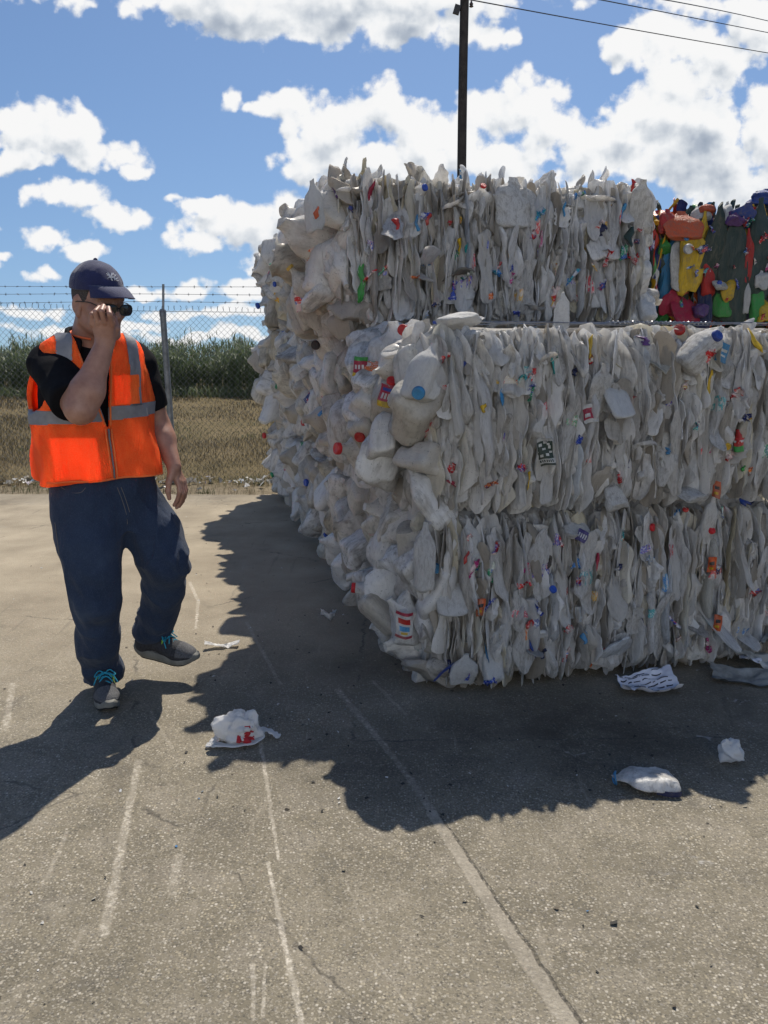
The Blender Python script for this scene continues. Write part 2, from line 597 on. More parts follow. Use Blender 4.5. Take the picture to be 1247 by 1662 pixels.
    for (px, py, r) in ((1060, 1150, .13), (1120, 1180, .16), (1200, 1180, .12), (1180, 1128, .14), (950, 1210, .12), (1110, 1395, .12), (1215, 1135, .12)):
        g = gp(px, py)
        d = T.smooth(T.vmath('LENGTH', T.vmath('SUBTRACT', Pl, (g[0], g[1], 0)), out='Value'), r * 1.4, r * .3)
        sp = d if sp is None else T.math('MAXIMUM', sp, d)
    c = T.mix(T.math('MULTIPLY', T.math('MULTIPLY', sp, spl), 0.6), c, (0.55, 0.53, 0.50))
    # drag marks and scrapes
    gr = T.math('MULTIPLY', T.smooth(T.noise(P, 55, 4, 0.7), 0.40, 0.60), T.smooth(T.noise(P, 9, 4, 0.65), 0.36, 0.56, 0.25, 1.0))
    lines = [((225, 1235), (170, 1515), .016, .020, .60), ((435, 1400), (462, 1530), .007, .010, .95), ((462, 1530), (492, 1668), .010, .011, .95),
             ((418, 1170), (452, 1395), .012, .006, .75), ((400, 1010), (455, 1110), .014, .012, .35), ((548, 1120), (640, 1230), .020, .018, .40),
             ((640, 1230), (706, 1322), .016, .020, .35), ((308, 945), (322, 975), .014, .014, .8), ((322, 975), (318, 1020), .014, .01, .8),
             ((410, 1565), (412, 1655), .009, .007, .6), ((430, 1565), (427, 1650), .006, .006, .6), ((600, 1545), (680, 1655), .004, .004, .4),
             ((290, 1390), (280, 1450), .02, .02, .35), ((110, 1350), (70, 1440), .012, .010, .3), ((605, 1105), (660, 1160), .012, .010, .35), ((10, 1180), (20, 1110), .02, .02, .5),
             ((870, 1330), (950, 1420), .004, .003, .25), ((990, 1500), (1060, 1560), .004, .003, .3), ((280, 1215), (240, 1150), .01, .01, .25), ((560, 1430), (600, 1520), .006, .004, .3), ((1030, 1105), (1060, 1113), .01, .01, .5)]
    for (a, e, w0, w1, s) in lines:
        mk = seg_mask(T, Pl, gp(*a), gp(*e), w0, w1)
        c = T.mix(T.math('MULTIPLY', T.math('MULTIPLY', mk, s), T.math('MAXIMUM', gr, 0.30)), c, (0.64, 0.58, 0.48))
    # the filled joint running towards the camera, with a dark lip on its right side
    j0, j1 = gp(700, 1318), gp(942, 1690)
    mk = seg_mask(T, Pl, j0, j1, .020, .026, 0.75)
    c = T.mix(T.math('MULTIPLY', T.math('MULTIPLY', mk, T.smooth(mid, .3, .6, .5, 1.0)), 0.70), c, T.ramp(fine, [(0.3, (0.25, 0.22, 0.175)), (0.6, (0.42, 0.375, 0.30))]))
    off = np.array([.024, -.004, 0])
    lip = seg_mask(T, Pl, j0 + off, j1 + off * 1.2, .005, .007, 0.4)
    c = T.mix(T.math('MULTIPLY', T.math('MULTIPLY', lip, T.smooth(fine, .35, .6)), 0.8), c, (0.035, 0.032, 0.028))
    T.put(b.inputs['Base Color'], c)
    b.inputs['Roughness'].default_value = 0.85
    b.inputs['Specular IOR Level'].default_value = 0.3
    h = T.math('ADD', T.math('MULTIPLY', inside, 0.4), T.math('MULTIPLY', fine, 0.8))
    h = T.math('SUBTRACT', h, T.math('MULTIPLY', lip, 1.5))
    bn = T.add('ShaderNodeBump')
    bn.inputs['Strength'].default_value = 0.55
    bn.inputs['Distance'].default_value = 0.004
    T.put(bn.inputs['Height'], h)
    T.put(b.inputs['Normal'], bn.outputs[0])
    return m

def field_material():
    m, T, b = new_mat('dry_grass_soil')
    P = T.add('ShaderNodeNewGeometry').outputs['Position']
    n1 = T.noise(P, 0.7, 6, 0.65)
    n2 = T.noise(P, 9, 6, 0.7)
    Ps = T.vmath('MULTIPLY', P, (1.0, 1.0, 1.0))
    n3 = T.noise(Ps, 40, 4, 0.7)
    c = T.ramp(n1, [(0.3, (0.085, 0.070, 0.032)), (0.5, (0.135, 0.105, 0.052)), (0.7, (0.19, 0.145, 0.08))])
    c = T.mix(T.smooth(n2, 0.35, 0.65, 0, 0.6), c, (0.155, 0.12, 0.062))
    c = T.mix(T.smooth(n3, 0.45, 0.7, 0, 0.5), c, (0.26, 0.205, 0.12))
    sep = T.add('ShaderNodeSeparateXYZ')
    T.put(sep.inputs[0], P)
    # bare sandy verge along the slab
    verge = T.smooth(T.math('ADD', sep.outputs[1], T.math('MULTIPLY', n1, 1.0)), 9.9, 9.2)
    c = T.mix(verge, c, T.ramp(n2, [(0.3, (0.17, 0.135, 0.085)), (0.7, (0.36, 0.30, 0.21))]))
    T.put(b.inputs['Base Color'], c)
    b.inputs['Roughness'].default_value = 0.95
    b.inputs['Specular IOR Level'].default_value = 0.1
    bn = T.add('ShaderNodeBump')
    bn.inputs['Strength'].default_value = 0.6
    bn.inputs['Distance'].default_value = 0.03
    T.put(bn.inputs['Height'], T.math('ADD', n2, n3))
    T.put(b.inputs['Normal'], bn.outputs[0])
    return m

def build_ground():
    S = 1500.0
    # level as far as the cane, then falling away to low country that lies out of sight behind it
    prof = [(-S, -.03), (29, -.03), (34, -.4), (60, -6), (300, -60), (S, -60)]
    V = np.array([[x, y, z] for (y, z) in prof for x in (-S, S)])
    Fq = np.array([[2 * k, 2 * k + 1, 2 * k + 3, 2 * k + 2] for k in range(len(prof) - 1)])
    o = link('ground', mesh_np('ground', V, Fq, field_material(), smooth=False))
    tag(o, kind='structure')
    # concrete slab with a chipped, slightly wavy far edge
    rng = np.random.default_rng(5)
    xs = np.linspace(-14, 14, 240)
    ye = 8.45 + 0.05 * np.cumsum(rng.normal(0, .25, 240)) / 3 + rng.normal(0, .02, 240)
    mb = MB()
    top = np.concatenate([np.stack([xs, np.full(240, -7.0), np.zeros(240)], -1), np.stack([xs, ye, np.zeros(240)], -1)])
    i = np.arange(239)
    mb.add(top, np.stack([i, i + 1, 240 + i + 1, 240 + i], -1))
    side = np.concatenate([np.stack([xs, ye, np.zeros(240)], -1), np.stack([xs, ye, np.full(240, -.05)], -1)])
    mb.add(side, np.stack([i, i + 1, 240 + i + 1, 240 + i], -1))
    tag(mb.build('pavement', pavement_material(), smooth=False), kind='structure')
build_ground()

def grit():
    """specks of dirt, torn film and chips lying about the slab"""
    rng = np.random.default_rng(17)
    mb = MB()
    for k in range(900):
        if k < 300:
            a = gp(rng.uniform(300, 1247), rng.uniform(930, 1320))
        else:
            a = np.array([rng.uniform(-2.6, 2.2), 1.2 + 7 * rng.random() ** 1.6, 0])
        s_ = rng.uniform(.002, .007) * (1.5 if rng.random() < .04 else 1)
        V = (rng.normal(size=(4, 3)) * [.3, .3, .1] + [[-1, -.6, .1], [1, -.5, .1], [.9, .7, .3], [-.8, .6, .4]]) * s_
        V = V @ eul(rng.normal(0, .2), rng.normal(0, .2), rng.uniform(0, 6)).T + [a[0], a[1], .001 + s_ * .2]
        mb.add(V, np.array([[0, 1, 2, 3]]), .001 + .998 * rng.random())
    m, T, b = new_mat('yard_grit')
    at_ = T.add('ShaderNodeAttribute')
    at_.attribute_name = 'piece'
    T.put(b.inputs['Base Color'], T.ramp(at_.outputs['Fac'], [(0, (.03, .027, .022)), (.5, (.10, .08, .055)), (.72, (.5, .48, .44)), (.95, (.62, .61, .58)), (.98, (.06, .18, .35))], 'CONSTANT'))
    b.inputs['Roughness'].default_value = .8
    tag(mb.build('scattered_grit', m, smooth=False), kind='stuff')
grit()

# ================================================================== bales of crushed plastic bottles
def plastic_material(name, stops, transl=0.30, dirt=0.55, rough=0.42, interp='LINEAR', grime=(0.20, 0.165, 0.12)):
    m, T, b = new_mat(name)
    rv = rand_value(T)
    col = T.ramp(rv, stops, interp)
    tc = T.add('ShaderNodeTexCoord').outputs['Object']
    off = T.vmath('SCALE', (31.0, 17.0, 47.0), scale=rv)
    P = T.vmath('ADD', tc, off)
    n1 = T.noise(P, 7, 4, 0.65, 0.5)
    Ps = T.vmath('MULTIPLY', P, (1.0, 1.0, 0.2))
    n2 = T.noise(Ps, 48, 3, 0.7)
    n3 = T.noise(P, 110, 1, 0.6)
    amt = T.math('MULTIPLY', T.smooth(T.math('FRACT', T.math('MULTIPLY', rv, 7.31)), 0.0, 1.0, 0.35, 1.25), dirt)
    col = T.mix(T.math('MULTIPLY', T.smooth(n1, 0.42, 0.72), amt, clamp=True), col, grime)
    col = T.mix(T.math('MULTIPLY', T.smooth(n2, 0.46, 0.74), T.math('MULTIPLY', amt, 0.8), clamp=True), col, (0.12, 0.105, 0.085))
    col = T.mix(T.smooth(n3, 0.66, 0.74, 0, 0.6 * dirt), col, (0.04, 0.036, 0.03))
    T.put(b.inputs['Base Color'], col)
    T.put(b.inputs['Roughness'], T.lin(n2, 0.3, 0.7, rough - 0.1, rough + 0.2))
    b.inputs['Specular IOR Level'].default_value = 0.45
    bn = T.add('ShaderNodeBump')
    bn.inputs['Strength'].default_value = 0.8
    bn.inputs['Distance'].default_value = 0.007
    T.put(bn.inputs['Height'], T.math('ADD', T.noise(Ps, 34, 2, 0.6, 1.0), T.math('MULTIPLY', n2, 0.5)))
    T.put(b.inputs['Normal'], bn.outputs[0])
    tr = T.add('ShaderNodeBsdfTranslucent')
    T.put(tr.inputs[0], col)
    mx = T.add('ShaderNodeMixShader')
    mx.inputs[0].default_value = transl
    T.put(mx.inputs[1], b.outputs[0])
    T.put(mx.inputs[2], tr.outputs[0])
    T.put(m.node_tree.nodes['Material Output'].inputs[0], mx.outputs[0])
    return m

MAT_JUG = plastic_material('milky_plastic', [(0.0, (.46, .42, .36)), (.06, (.66, .62, .56)), (.18, (.85, .83, .79)), (.6, (.92, .91, .89)), (.80, (.90, .895, .88)), (.86, (.82, .75, .57)), (.91, (.80, .84, .88)), (.96, (.66, .60, .51)), (1.0, (.52, .47, .40))], dirt=.44, transl=.50, rough=.34)
MAT_END = plastic_material('milky_plastic_round', [(0.0, (.56, .52, .45)), (.18, (.78, .75, .69)), (.5, (.87, .86, .83)), (.85, (.88, .88, .87)), (.93, (.78, .72, .58)), (1.0, (.62, .57, .49))], dirt=0.62, transl=0.36, rough=0.30)
MAT_DYED = plastic_material('dyed_plastic', [(0, (.02, .045, .035)), (.16, (.55, .035, .02)), (.25, (.72, .42, .02)), (.36, (.015, .04, .18)), (.45, (.62, .62, .60)), (.58, (.02, .045, .035)), (.68, (.62, .12, .02)),
                                             (.76, (.05, .28, .06)), (.82, (.14, .05, .20)), (.87, (.02, .02, .022)), (.93, (.05, .30, .55)), (.97, (.60, .03, .03))], transl=0.08, dirt=0.25, interp='CONSTANT')
BRIGHT = [(0, (.55, .02, .02)), (.24, (.02, .06, .38)), (.42, (.62, .04, .03)), (.52, (.03, .22, .55)), (.62, (.66, .40, .02)), (.70, (.03, .26, .12)), (.77, (.02, .03, .14)), (.83, (.70, .16, .02)), (.89, (.03, .34, .36)), (.94, (.45, .03, .20))]

def label_material(name, stops, ink):
    """printed film: panels of colour, white bands and lines of small type"""
    m, T, b = new_mat(name)
    rv = rand_value(T)
    col = T.ramp(rv, stops, 'CONSTANT')
    tc = T.add('ShaderNodeTexCoord').outputs['Object']
    P = T.vmath('ADD', tc, T.vmath('SCALE', (3.1, 1.7, 4.7), scale=rv))
    zz = T.vmath('DOT_PRODUCT', P, (0.25, 0.1, 1), out='Value')
    band = T.smooth(T.noise(T.vmath('MULTIPLY', P, (.4, .4, 1.0)), 26, 0, .4), .53, .56)
    col = T.mix(T.math('MULTIPLY', band, .75), col, (.66, .64, .60))
    second = T.smooth(T.noise(T.vmath('ADD', P, (9.1, 3.3, 5.5)), 34, 1, .5), .60, .63)
    col = T.mix(T.math('MULTIPLY', second, .8), col, T.ramp(T.math('FRACT', T.math('MULTIPLY', rv, 3.17)), stops, 'CONSTANT'))
    ty = T.noise(T.vmath('MULTIPLY', P, (1.0, 1.0, 0.3)), 210, 1, .4)
    row = T.math('GREATER_THAN', T.math('FRACT', T.math('MULTIPLY', zz, 85.0)), .5)
    t = T.math('MULTIPLY', T.math('GREATER_THAN', ty, .54), row)
    col = T.mix(T.math('MULTIPLY', t, .65), col, ink)
    col = T.mix(T.smooth(T.noise(P, 30, 5, .7), .55, .8, 0, .6), col, (.14, .12, .10))
    T.put(b.inputs['Base Color'], col)
    b.inputs['Roughness'].default_value = .38
    return m

MAT_LABEL = label_material('printed_label', BRIGHT, (.75, .73, .70))
MAT_CAP = plastic_material('cap_plastic', [(0, (.55, .02, .025)), (.34, (.02, .08, .42)), (.6, (.05, .25, .55)), (.72, (.60, .03, .03)), (.82, (.70, .69, .66)), (.88, (.03, .28, .14)), (.93, (.66, .42, .03)), (.97, (.02, .02, .03))], transl=0.0, dirt=.3, interp='CONSTANT')
MAT_WIRE = plain('galvanised_wire', (.33, .34, .36), .35, .9, noise=60)

def crumple(P, rng, n, amp, ridge=0.0, rw=0.18):
    """fold the surface along random planes: sharp flat-sided dents as in crushed plastic"""
    P = P.copy()
    ext = P.max(0) - P.min(0)
    c0 = P.mean(0)
    for k in range(n):
        m = unit(rng.normal(size=3) / (ext + .3 * ext.max()))
        w = np.abs(m) @ ext
        s = (P - c0) @ m / w - rng.uniform(-.32, .32)
        d = unit(rng.normal(size=3) * ext)
        P += np.outer(np.abs(s) * amp * rng.uniform(.4, 1), d) * ext.mean()
        if ridge:
            s2 = (P - c0) @ unit(rng.normal(size=3) / ext) / w - rng.uniform(-.4, .4)
            P += np.outer(np.clip(rw - np.abs(s2), 0, None) * ridge * rng.uniform(-1, 1), d) * ext.mean()
    return P

def normalise(P):
    lo, hi = P.min(0), P.max(0)
    return (P - (lo + hi) / 2) / (hi - lo)

def closed_rings(V, n, m):
    """faces of n rings of m points with fan caps"""
    F = [grid_faces(n, m)]
    k = len(V)
    V = np.concatenate([V, [V[:m].mean(0)], [V[-m:].mean(0)]])
    j = np.arange(m)
    F.append(np.stack([np.full(m, k), (j + 1) % m, j], -1))
    b = (n - 1) * m
    F.append(np.stack([np.full(m, k + 1), b + j, b + (j + 1) % m], -1))
    return V, F

def strip_proto(seed, n=26, m=16, folds=5):
    """a bottle flattened edge-on: a long crinkled sliver, unit size"""
    rng = np.random.default_rng(seed)
    t = np.linspace(0, 1, n)
    ta, tb = rng.uniform(.08, .5, 2)
    pa, pb = rng.uniform(.35, .9, 2)
    env = np.minimum(1, np.minimum(((t + .012) / ta) ** pa, ((1 - t + .012) / tb) ** pb))
    env *= 1 + .22 * np.sin(t * rng.uniform(4, 9) + rng.uniform(0, 6))
    wx, wy = .10 * env, .26 * (env ** .6) * (1 + .2 * np.sin(t * rng.uniform(3, 7) + rng.uniform(0, 6)))
    cx = .05 * np.sin(t * rng.uniform(2, 6) + rng.uniform(0, 6)) + .02 * np.sin(t * rng.uniform(9, 14))
    cy = .06 * np.sin(t * rng.uniform(2, 5) + rng.uniform(0, 6))
    tw = rng.uniform(-.9, .9) * (t - .5) + .25 * np.sin(t * rng.uniform(3, 8) + rng.uniform(0, 6))
    a = np.linspace(0, 2 * PI, m, endpoint=False)
    q = rng.uniform(.6, 1.1)
    kf, ps = rng.integers(2, 4), rng.uniform(0, 6)
    V = []
    for i in range(n):
        fl = 1 - .30 * np.abs(np.sin(kf * .5 * a + ps + 1.5 * t[i])) * (.4 + .6 * np.sin(t[i] * PI))
        x = wx[i] * np.sign(np.cos(a)) * np.abs(np.cos(a)) ** q * fl
        y = wy[i] * np.sign(np.sin(a)) * np.abs(np.sin(a)) ** q * fl
        c, s = math.cos(tw[i]), math.sin(tw[i])
        V.append(np.stack([cx[i] + c * x - s * y * .45, cy[i] + s * x + c * y, np.full(m, t[i])], -1))
    V = np.concatenate(V)
    V, F = closed_rings(V, n, m)
    V = crumple(V, rng, folds, .30, .8)
    V += .012 * np.stack([vnoise(V * 9, seed), vnoise(V * 9, seed + 1), vnoise(V * 9, seed + 2)], -1) * np.array([1.2, 1.2, .5])
    return normalise(V), F

def jug_proto(seed, squash=(.4, .8), n=34, m=32, folds=6, amp=.28):
    """a gallon jug with neck, dented out of shape; returns vertices (metres), faces, neck end and neck direction"""
    rng = np.random.default_rng(seed)
    t = np.linspace(0, 1, n)
    h = .25
    prof = np.interp(t, [0, .015, .05, .1, .45, .62, .74, .86, .90, .91, .93, 1], [.045, .062, .072, .075, .077, .075, .062, .030, .020, .022, .018, .018])
    sq = np.interp(t, [0, .6, .85, 1], [4.5, 4.0, 2.2, 2.0])
    a = np.linspace(0, 2 * PI, m, endpoint=False)
    V = []
    for i in range(n):
        r = prof[i] / (np.abs(np.cos(a)) ** sq[i] + np.abs(np.sin(a)) ** sq[i]) ** (1 / sq[i])
        # grip dented into one corner, and moulded bands
        g = np.exp(-((a - .79) / .35) ** 2) * np.interp(t[i], [.25, .35, .6, .7], [0, 1, 1, 0])
        r = r * (1 - .30 * g) * (1 + .012 * math.sin(t[i] * 60) * (t[i] < .6))
        V.append(np.stack([r * np.cos(a), r * np.sin(a), np.full(m, t[i] * h)], -1))
    V = np.concatenate(V)
    V, F = closed_rings(V, n, m)
    V[-2, 2] += .012                                                    # hollow foot
    V -= [0, 0, h / 2]
    body = np.clip((.90 * h - (V[:, 2] + h / 2)) / .03, 0, 1)[:, None]
    Rq = eul(0, 0, rng.uniform(0, PI))
    S = np.array([rng.uniform(*squash), rng.uniform(.95, 1.2), rng.uniform(.85, 1.1)])
    V2 = (V @ Rq) * S
    V2 = crumple(V2, rng, folds, amp, 1.0, .22)
    V2 += .0035 * np.stack([fbm(V2 * 20, 2, seed + 5 * k) for k in range(3)], -1) * body
    last = V2[(n - 1) * m:n * m]
    ctr = last.mean(0)
    d = unit(ctr - V2[(n - 4) * m:(n - 3) * m].mean(0))
    return V2, F, ctr, d

def sheet_proto(seed, n=36, m=10):
    """the wall of a flattened bottle seen on edge: a thin leaf, folded along its length; x thickness, y depth, z length"""
    rng = np.random.default_rng(seed)
    t = np.linspace(0, 1, n)
    ta, tb = rng.uniform(.05, .34, 2)
    pa, pb = rng.uniform(.25, .65, 2)
    env = np.minimum(1, np.minimum(((t + .01) / ta) ** pa, ((1 - t + .01) / tb) ** pb))
    env = env * (1 + .18 * np.sin(t * rng.uniform(4, 10) + rng.uniform(0, 6)) + .10 * np.sin(t * rng.uniform(14, 24) + rng.uniform(0, 6))) + .01
    s = np.linspace(-1, 1, m)
    C = rng.uniform(.15, .75) * rng.choice([-1, 1])
    c_t = C * (1 + .5 * np.sin(t * rng.uniform(2, 5) + rng.uniform(0, 6)))
    sk = rng.uniform(-.3, .3)
    cx = .16 * np.sin(t * rng.uniform(2, 5) + rng.uniform(0, 6)) + .05 * np.sin(t * rng.uniform(7, 12) + rng.uniform(0, 6))
    tw = rng.uniform(-.5, .5) * (t - .5)
    th = rng.uniform(.07, .16) * (.5 + .5 * env)
    kf = rng.uniform(3, 6)
    ps = rng.uniform(0, 6)
    F_, B_ = [], []
    for i in range(n):
        y = s * env[i] * .5 + .10 * math.sin(t[i] * 3 + ps)
        flute = .10 * np.abs(np.sin(kf * s + ps + 1.2 * math.sin(3 * t[i] + ps)))
        x = cx[i] + c_t[i] * (s - sk) ** 2 * env[i] * .5 + flute * env[i] + tw[i] * s
        edge = np.sqrt(np.clip(1 - .92 * s ** 2, 0, 1))
        z = np.full(m, t[i]) + .03 * s * math.sin(5 * t[i] + ps)
        F_.append(np.stack([x + th[i] * edge, y, z], -1))
        B_.append(np.stack([x - th[i] * edge, y, z], -1)[::-1])
    V = np.concatenate([np.concatenate([f, b]) for f, b in zip(F_, B_)])
    V, F = closed_rings(V, n, 2 * m)
    V = V * np.array([.30, .5, 1.2])
    V = crumple(V, rng, 5, .15, .85, .12)
    V += .012 * np.stack([vnoise(V * 7, seed), vnoise(V * 7, seed + 1), vnoise(V * 7, seed + 2)], -1) + .007 * np.stack([vnoise(V * 19, seed), vnoise(V * 19, seed + 1), .3 * vnoise(V * 19, seed + 2)], -1)
    return normalise(V), F

SHEETS = [sheet_proto(1100 + k) for k in range(26)]
STRIPS = [strip_proto(100 + k, folds=3) for k in range(20)]
NSH = len(SHEETS)
STRIPS = SHEETS + STRIPS                      # leaves first, then fuller slivers
STRIPS_LO = [strip_proto(300 + k, 13, 8, 3) for k in range(12)]
JUGS = [jug_proto(500 + k, (.5, .95), folds=4, amp=.13) for k in range(16)]
FLATS = [jug_proto(700 + k, (.14, .32), folds=6, amp=.20) for k in range(14)]

def proto_meshes(protos, name, mat, sharp=50):
    return [mesh_np(name, p[0], p[1], mat, True, sharp) for p in protos]

ME_STRIP = proto_meshes(STRIPS, 'crushed_bottle', MAT_JUG)
ME_JUG = proto_meshes(JUGS, 'crushed_jug', MAT_END)
ME_JUGF = proto_meshes(JUGS, 'crushed_jug', MAT_JUG)
ME_FLAT = proto_meshes(FLATS, 'flattened_jug', MAT_JUG)
ME_DYED_STRIP = proto_meshes(STRIPS, 'crushed_bottle', MAT_DYED)
ME_DYED_FLAT = proto_meshes(FLATS, 'flattened_jug', MAT_DYED)
ME_DYED_JUG = proto_meshes(JUGS, 'crushed_jug', MAT_DYED)

def patch_mesh(name, V, F, mat, dirv, lo, hi, up=(0, 0, 1), off=.0025, scale=(1, 1, 1)):
    """lift the part of a surface that faces dirv, between lo and hi across and along it, as a thin label"""
    V = V * np.asarray(scale)
    q = F[0]
    C = V[q].mean(1)
    N = np.cross(V[q[:, 2]] - V[q[:, 0]], V[q[:, 3]] - V[q[:, 1]])
    N /= np.linalg.norm(N, axis=1, keepdims=True) + 1e-12
    cen = V.mean(0)
    if ((C - cen) * N).sum(1).mean() < 0:
        N = -N
    dirv = unit(dirv)
    side = unit(np.cross(up, dirv))
    e = V.max(0) - V.min(0)
    a = (C - cen) @ side / (np.abs(side) @ e)
    c = (C - cen) @ unit(up) / (np.abs(unit(up)) @ e)
    keep = (N @ dirv > .25) & (a > lo[0]) & (a < hi[0]) & (c > lo[1]) & (c < hi[1])
    if keep.sum() < 4:
        return None
    used, inv = np.unique(q[keep], return_inverse=True)
    vn = np.zeros_like(V)
    for k in range(4):
        np.add.at(vn, q[:, k], N)
    vn /= np.linalg.norm(vn, axis=1, keepdims=True) + 1e-12
    Vo = (V + vn * off)[used] / np.asarray(scale)
    return mesh_np(name, Vo, inv.reshape(-1, 4), mat, True)

# labels that fit the bottles: slivers are drawn at about 5 x 12 x 24 cm
LAB_STRIP = [[patch_mesh('label', s[0], s[1], MAT_LABEL, (rr, -1, 0), (-.5, z0), (.5, z0 + hh), off=.002, scale=(.06, .12, .25)) for rr, z0, hh in ((-.6, -.15, .16), (.6, -.05, .12), (0, .05, .14))] for s in STRIPS]
LAB_JUG = [[patch_mesh('label', s[0], s[1], MAT_LABEL, d, (-.26, -.22), (.24, .04), off=.0022) for d in ((1, 0, 0), (-1, 0, 0), (0, 1, 0), (0, -1, 0))] for s in JUGS]
LAB_FLAT = [[patch_mesh('label', s[0], s[1], MAT_LABEL, d, (-.24, -.24), (.22, .02), off=.0022) for d in ((1, 0, 0), (-1, 0, 0))] for s in FLATS]

def cap_mesh():
    mb = MB()
    a = np.linspace(0, 2 * PI, 36, endpoint=False)
    prof = [(.0195, 0), (.0200, .004), (.0195, .013), (.0180, .0155), (.0120, .0158), (.0110, .0150), (0.002, .0150)]
    V = []
    for i, (r, z) in enumerate(prof):
        rr = r * (1 + (.03 * (np.arange(36) % 2) if i in (1, 2) else 0))
        V.append(np.stack([rr * np.cos(a), rr * np.sin(a), np.full(36, z)], -1))
    V, F = closed_rings(np.concatenate(V), len(prof), 36)
    mb.add(V, F)
    return mb.mesh('cap', MAT_CAP, True, 40)
ME_CAP = cap_mesh()

def align(d):
    """rotation taking +Z to d"""
    return np.array(Vector(d).to_track_quat('Z', 'Y').to_matrix())

class Bale:
    def __init__(self, loc, rz, L, D, H, label, group, seed, dyed=False, name='plastic_bale', cat='plastic bale'):
        self.root = empty(name, loc, label, cat, group, rz)
        self.L, self.D, self.H = L, D, H
        self.rng = np.random.default_rng(seed)
        self.mass = MB()
        self.dyed = dyed
        self.nparts = 0
        self.bulge = self.rng.uniform(.045, .065)
        self.later = []
        self.cut = 0.0                       # how far the upper rim is worn back

    # ---- placing
    def part(self, name, me, R, t, s=(1, 1, 1)):
        return link(name, me, self.root, mat4(R, t, s))

    def bulk(self, proto, R, t, s=(1, 1, 1)):
        self.mass.add((proto[0] * np.asarray(s)) @ np.asarray(R).T + t, proto[1], self.rng.random())

    def ysurf(self, x, z):
        """how far in front of the middle of the bale the front face lies"""
        fx, fz = abs(2 * x / self.L), abs(2 * z / self.H - 1)
        return -(self.D / 2 + self.bulge * (1 - fz ** 2) - .13 * fx ** 12 - .17 * fz ** 7)

    def front(self, x0=None, x1=None, parts=60, step=.0150, out=0.0, layers=True, flat_top=True):
        rng, H = self.rng, self.H
        x0 = -self.L / 2 + .03 if x0 is None else x0
        x1 = self.L / 2 - .03 if x1 is None else x1
        if layers:
            for x in np.arange(x0, x1, .05):
                z = -rng.uniform(0, .2)
                while z < H - .03:
                    ln = rng.uniform(.16, .34)
                    zc = min(max(z + ln / 2, ln * .5 + .014), H - ln * .5 - .012)
                    self.bulk(STRIPS_LO[rng.integers(12)], eul(rng.normal(0, .08), rng.normal(0, .1), rng.normal(0, .3)),
                              (x + rng.normal(0, .01), self.ysurf(x, zc) + .085 + rng.normal(0, .02), zc), (rng.uniform(.05, .08), .14, ln))
                    z += ln * .8
        cand = []
        lean = rng.choice([-1, 1]) * .25
        for x in np.arange(x0, x1, step):
            z = -rng.uniform(0, .30)
            while z < H - .02:
                ln = rng.uniform(.18, .52) if rng.random() < .82 else rng.uniform(.08, .18)
                zc = z + ln / 2
                z += ln * rng.uniform(.70, .95)
                if zc < .02 or zc > H + .02:
                    continue
                jag = rng.normal(0, .011)
                zz = min(max(zc, ln * .50 + jag), H - ln * (.50 if flat_top else .45) + jag - self.cut)
                if rng.random() < .03:
                    continue
                xx = x + rng.normal(0, .010)
                tilt = -math.atan(.9 * np.sign(zz / H - .5) * abs(2 * zz / H - 1) ** 4)
                r = rng.random()
                if r < .76:
                    kind, s = 'sheet', (rng.uniform(.016, .046), rng.uniform(.10, .17), ln)
                    R = eul(tilt + rng.normal(0, .05), rng.normal(0, .07), lean + rng.normal(0, .38))
                    y = self.ysurf(xx, zz) + .054 + rng.normal(0, .012)
                elif r < .86:
                    kind, s = 'strip', (rng.uniform(.035, .075), rng.uniform(.09, .15), ln * .85)
                    R = eul(tilt + rng.normal(0, .06), rng.normal(0, .09), rng.normal(0, .35))
                    y = self.ysurf(xx, zz) + .042 + rng.normal(0, .014)
                elif r < .982:
                    kind, s = 'sheet', (rng.uniform(.03, .05), rng.uniform(.07, .12), ln * .75)       # turned to show its broad side
                    R = eul(tilt + rng.normal(0, .08), rng.normal(0, .14 if rng.random() < .7 else .8), PI / 2 + rng.normal(0, .4))
                    y = self.ysurf(xx, zz) + .010 + rng.normal(0, .010)
                else:
                    kind, s = 'flat', tuple(np.ones(3) * rng.uniform(.6, .9))
                    zz = min(max(zc, .14 * s[0]), H - .14 * s[0])
                    R = eul(tilt + rng.normal(0, .12), rng.normal(0, .35), PI / 2 + rng.normal(0, .35))
                    y = self.ysurf(xx, zz) + .014 + rng.normal(0, .008)
                cand.append((kind, R, (xx, y, zz), s, ln * s[0] - .5 * y))
        order = rng.permutation(len(cand))
        # the bottles that stand proudest and largest are separate parts, the rest one mass
        rank = sorted(range(len(cand)), key=lambda k: -(cand[k][4] + .01 * rng.random() + (.05 if cand[k][0] == 'flat' else 0)))
        chosen = set(rank[:parts])
        for k in order:
            kind, R, t, s, _ = cand[k]
            t = np.array(t) + [0, -out, 0]
            if kind != 'flat':
                i = rng.integers(NSH) if kind == 'sheet' else rng.integers(NSH, len(STRIPS))
                if k in chosen:
                    o = self.part('crushed_bottle', (ME_DYED_STRIP if self.dyed else ME_STRIP)[i], R, t, s)
                    self.nparts += 1
                    if rng.random() < .30:
                        lm = LAB_STRIP[i][rng.integers(3)]
                        if lm:
                            link('label', lm, o)
                else:
                    self.bulk(STRIPS[i], R, t, s)
            else:
                i = rng.integers(len(FLATS))
                if k in chosen:
                    o = self.part('flattened_jug', (ME_DYED_FLAT if self.dyed else ME_FLAT)[i], R, t, s)
                    self.nparts += 1
                    if rng.random() < .4:
                        for lm in LAB_FLAT[i]:
                            if lm:
                                link('label', lm, o)
                    if rng.random() < .5:
                        link('cap', ME_CAP, o, mat4(align(FLATS[i][3]), FLATS[i][2], (1, 1, 1)))
                else:
                    self.bulk(FLATS[i], R, t, s)

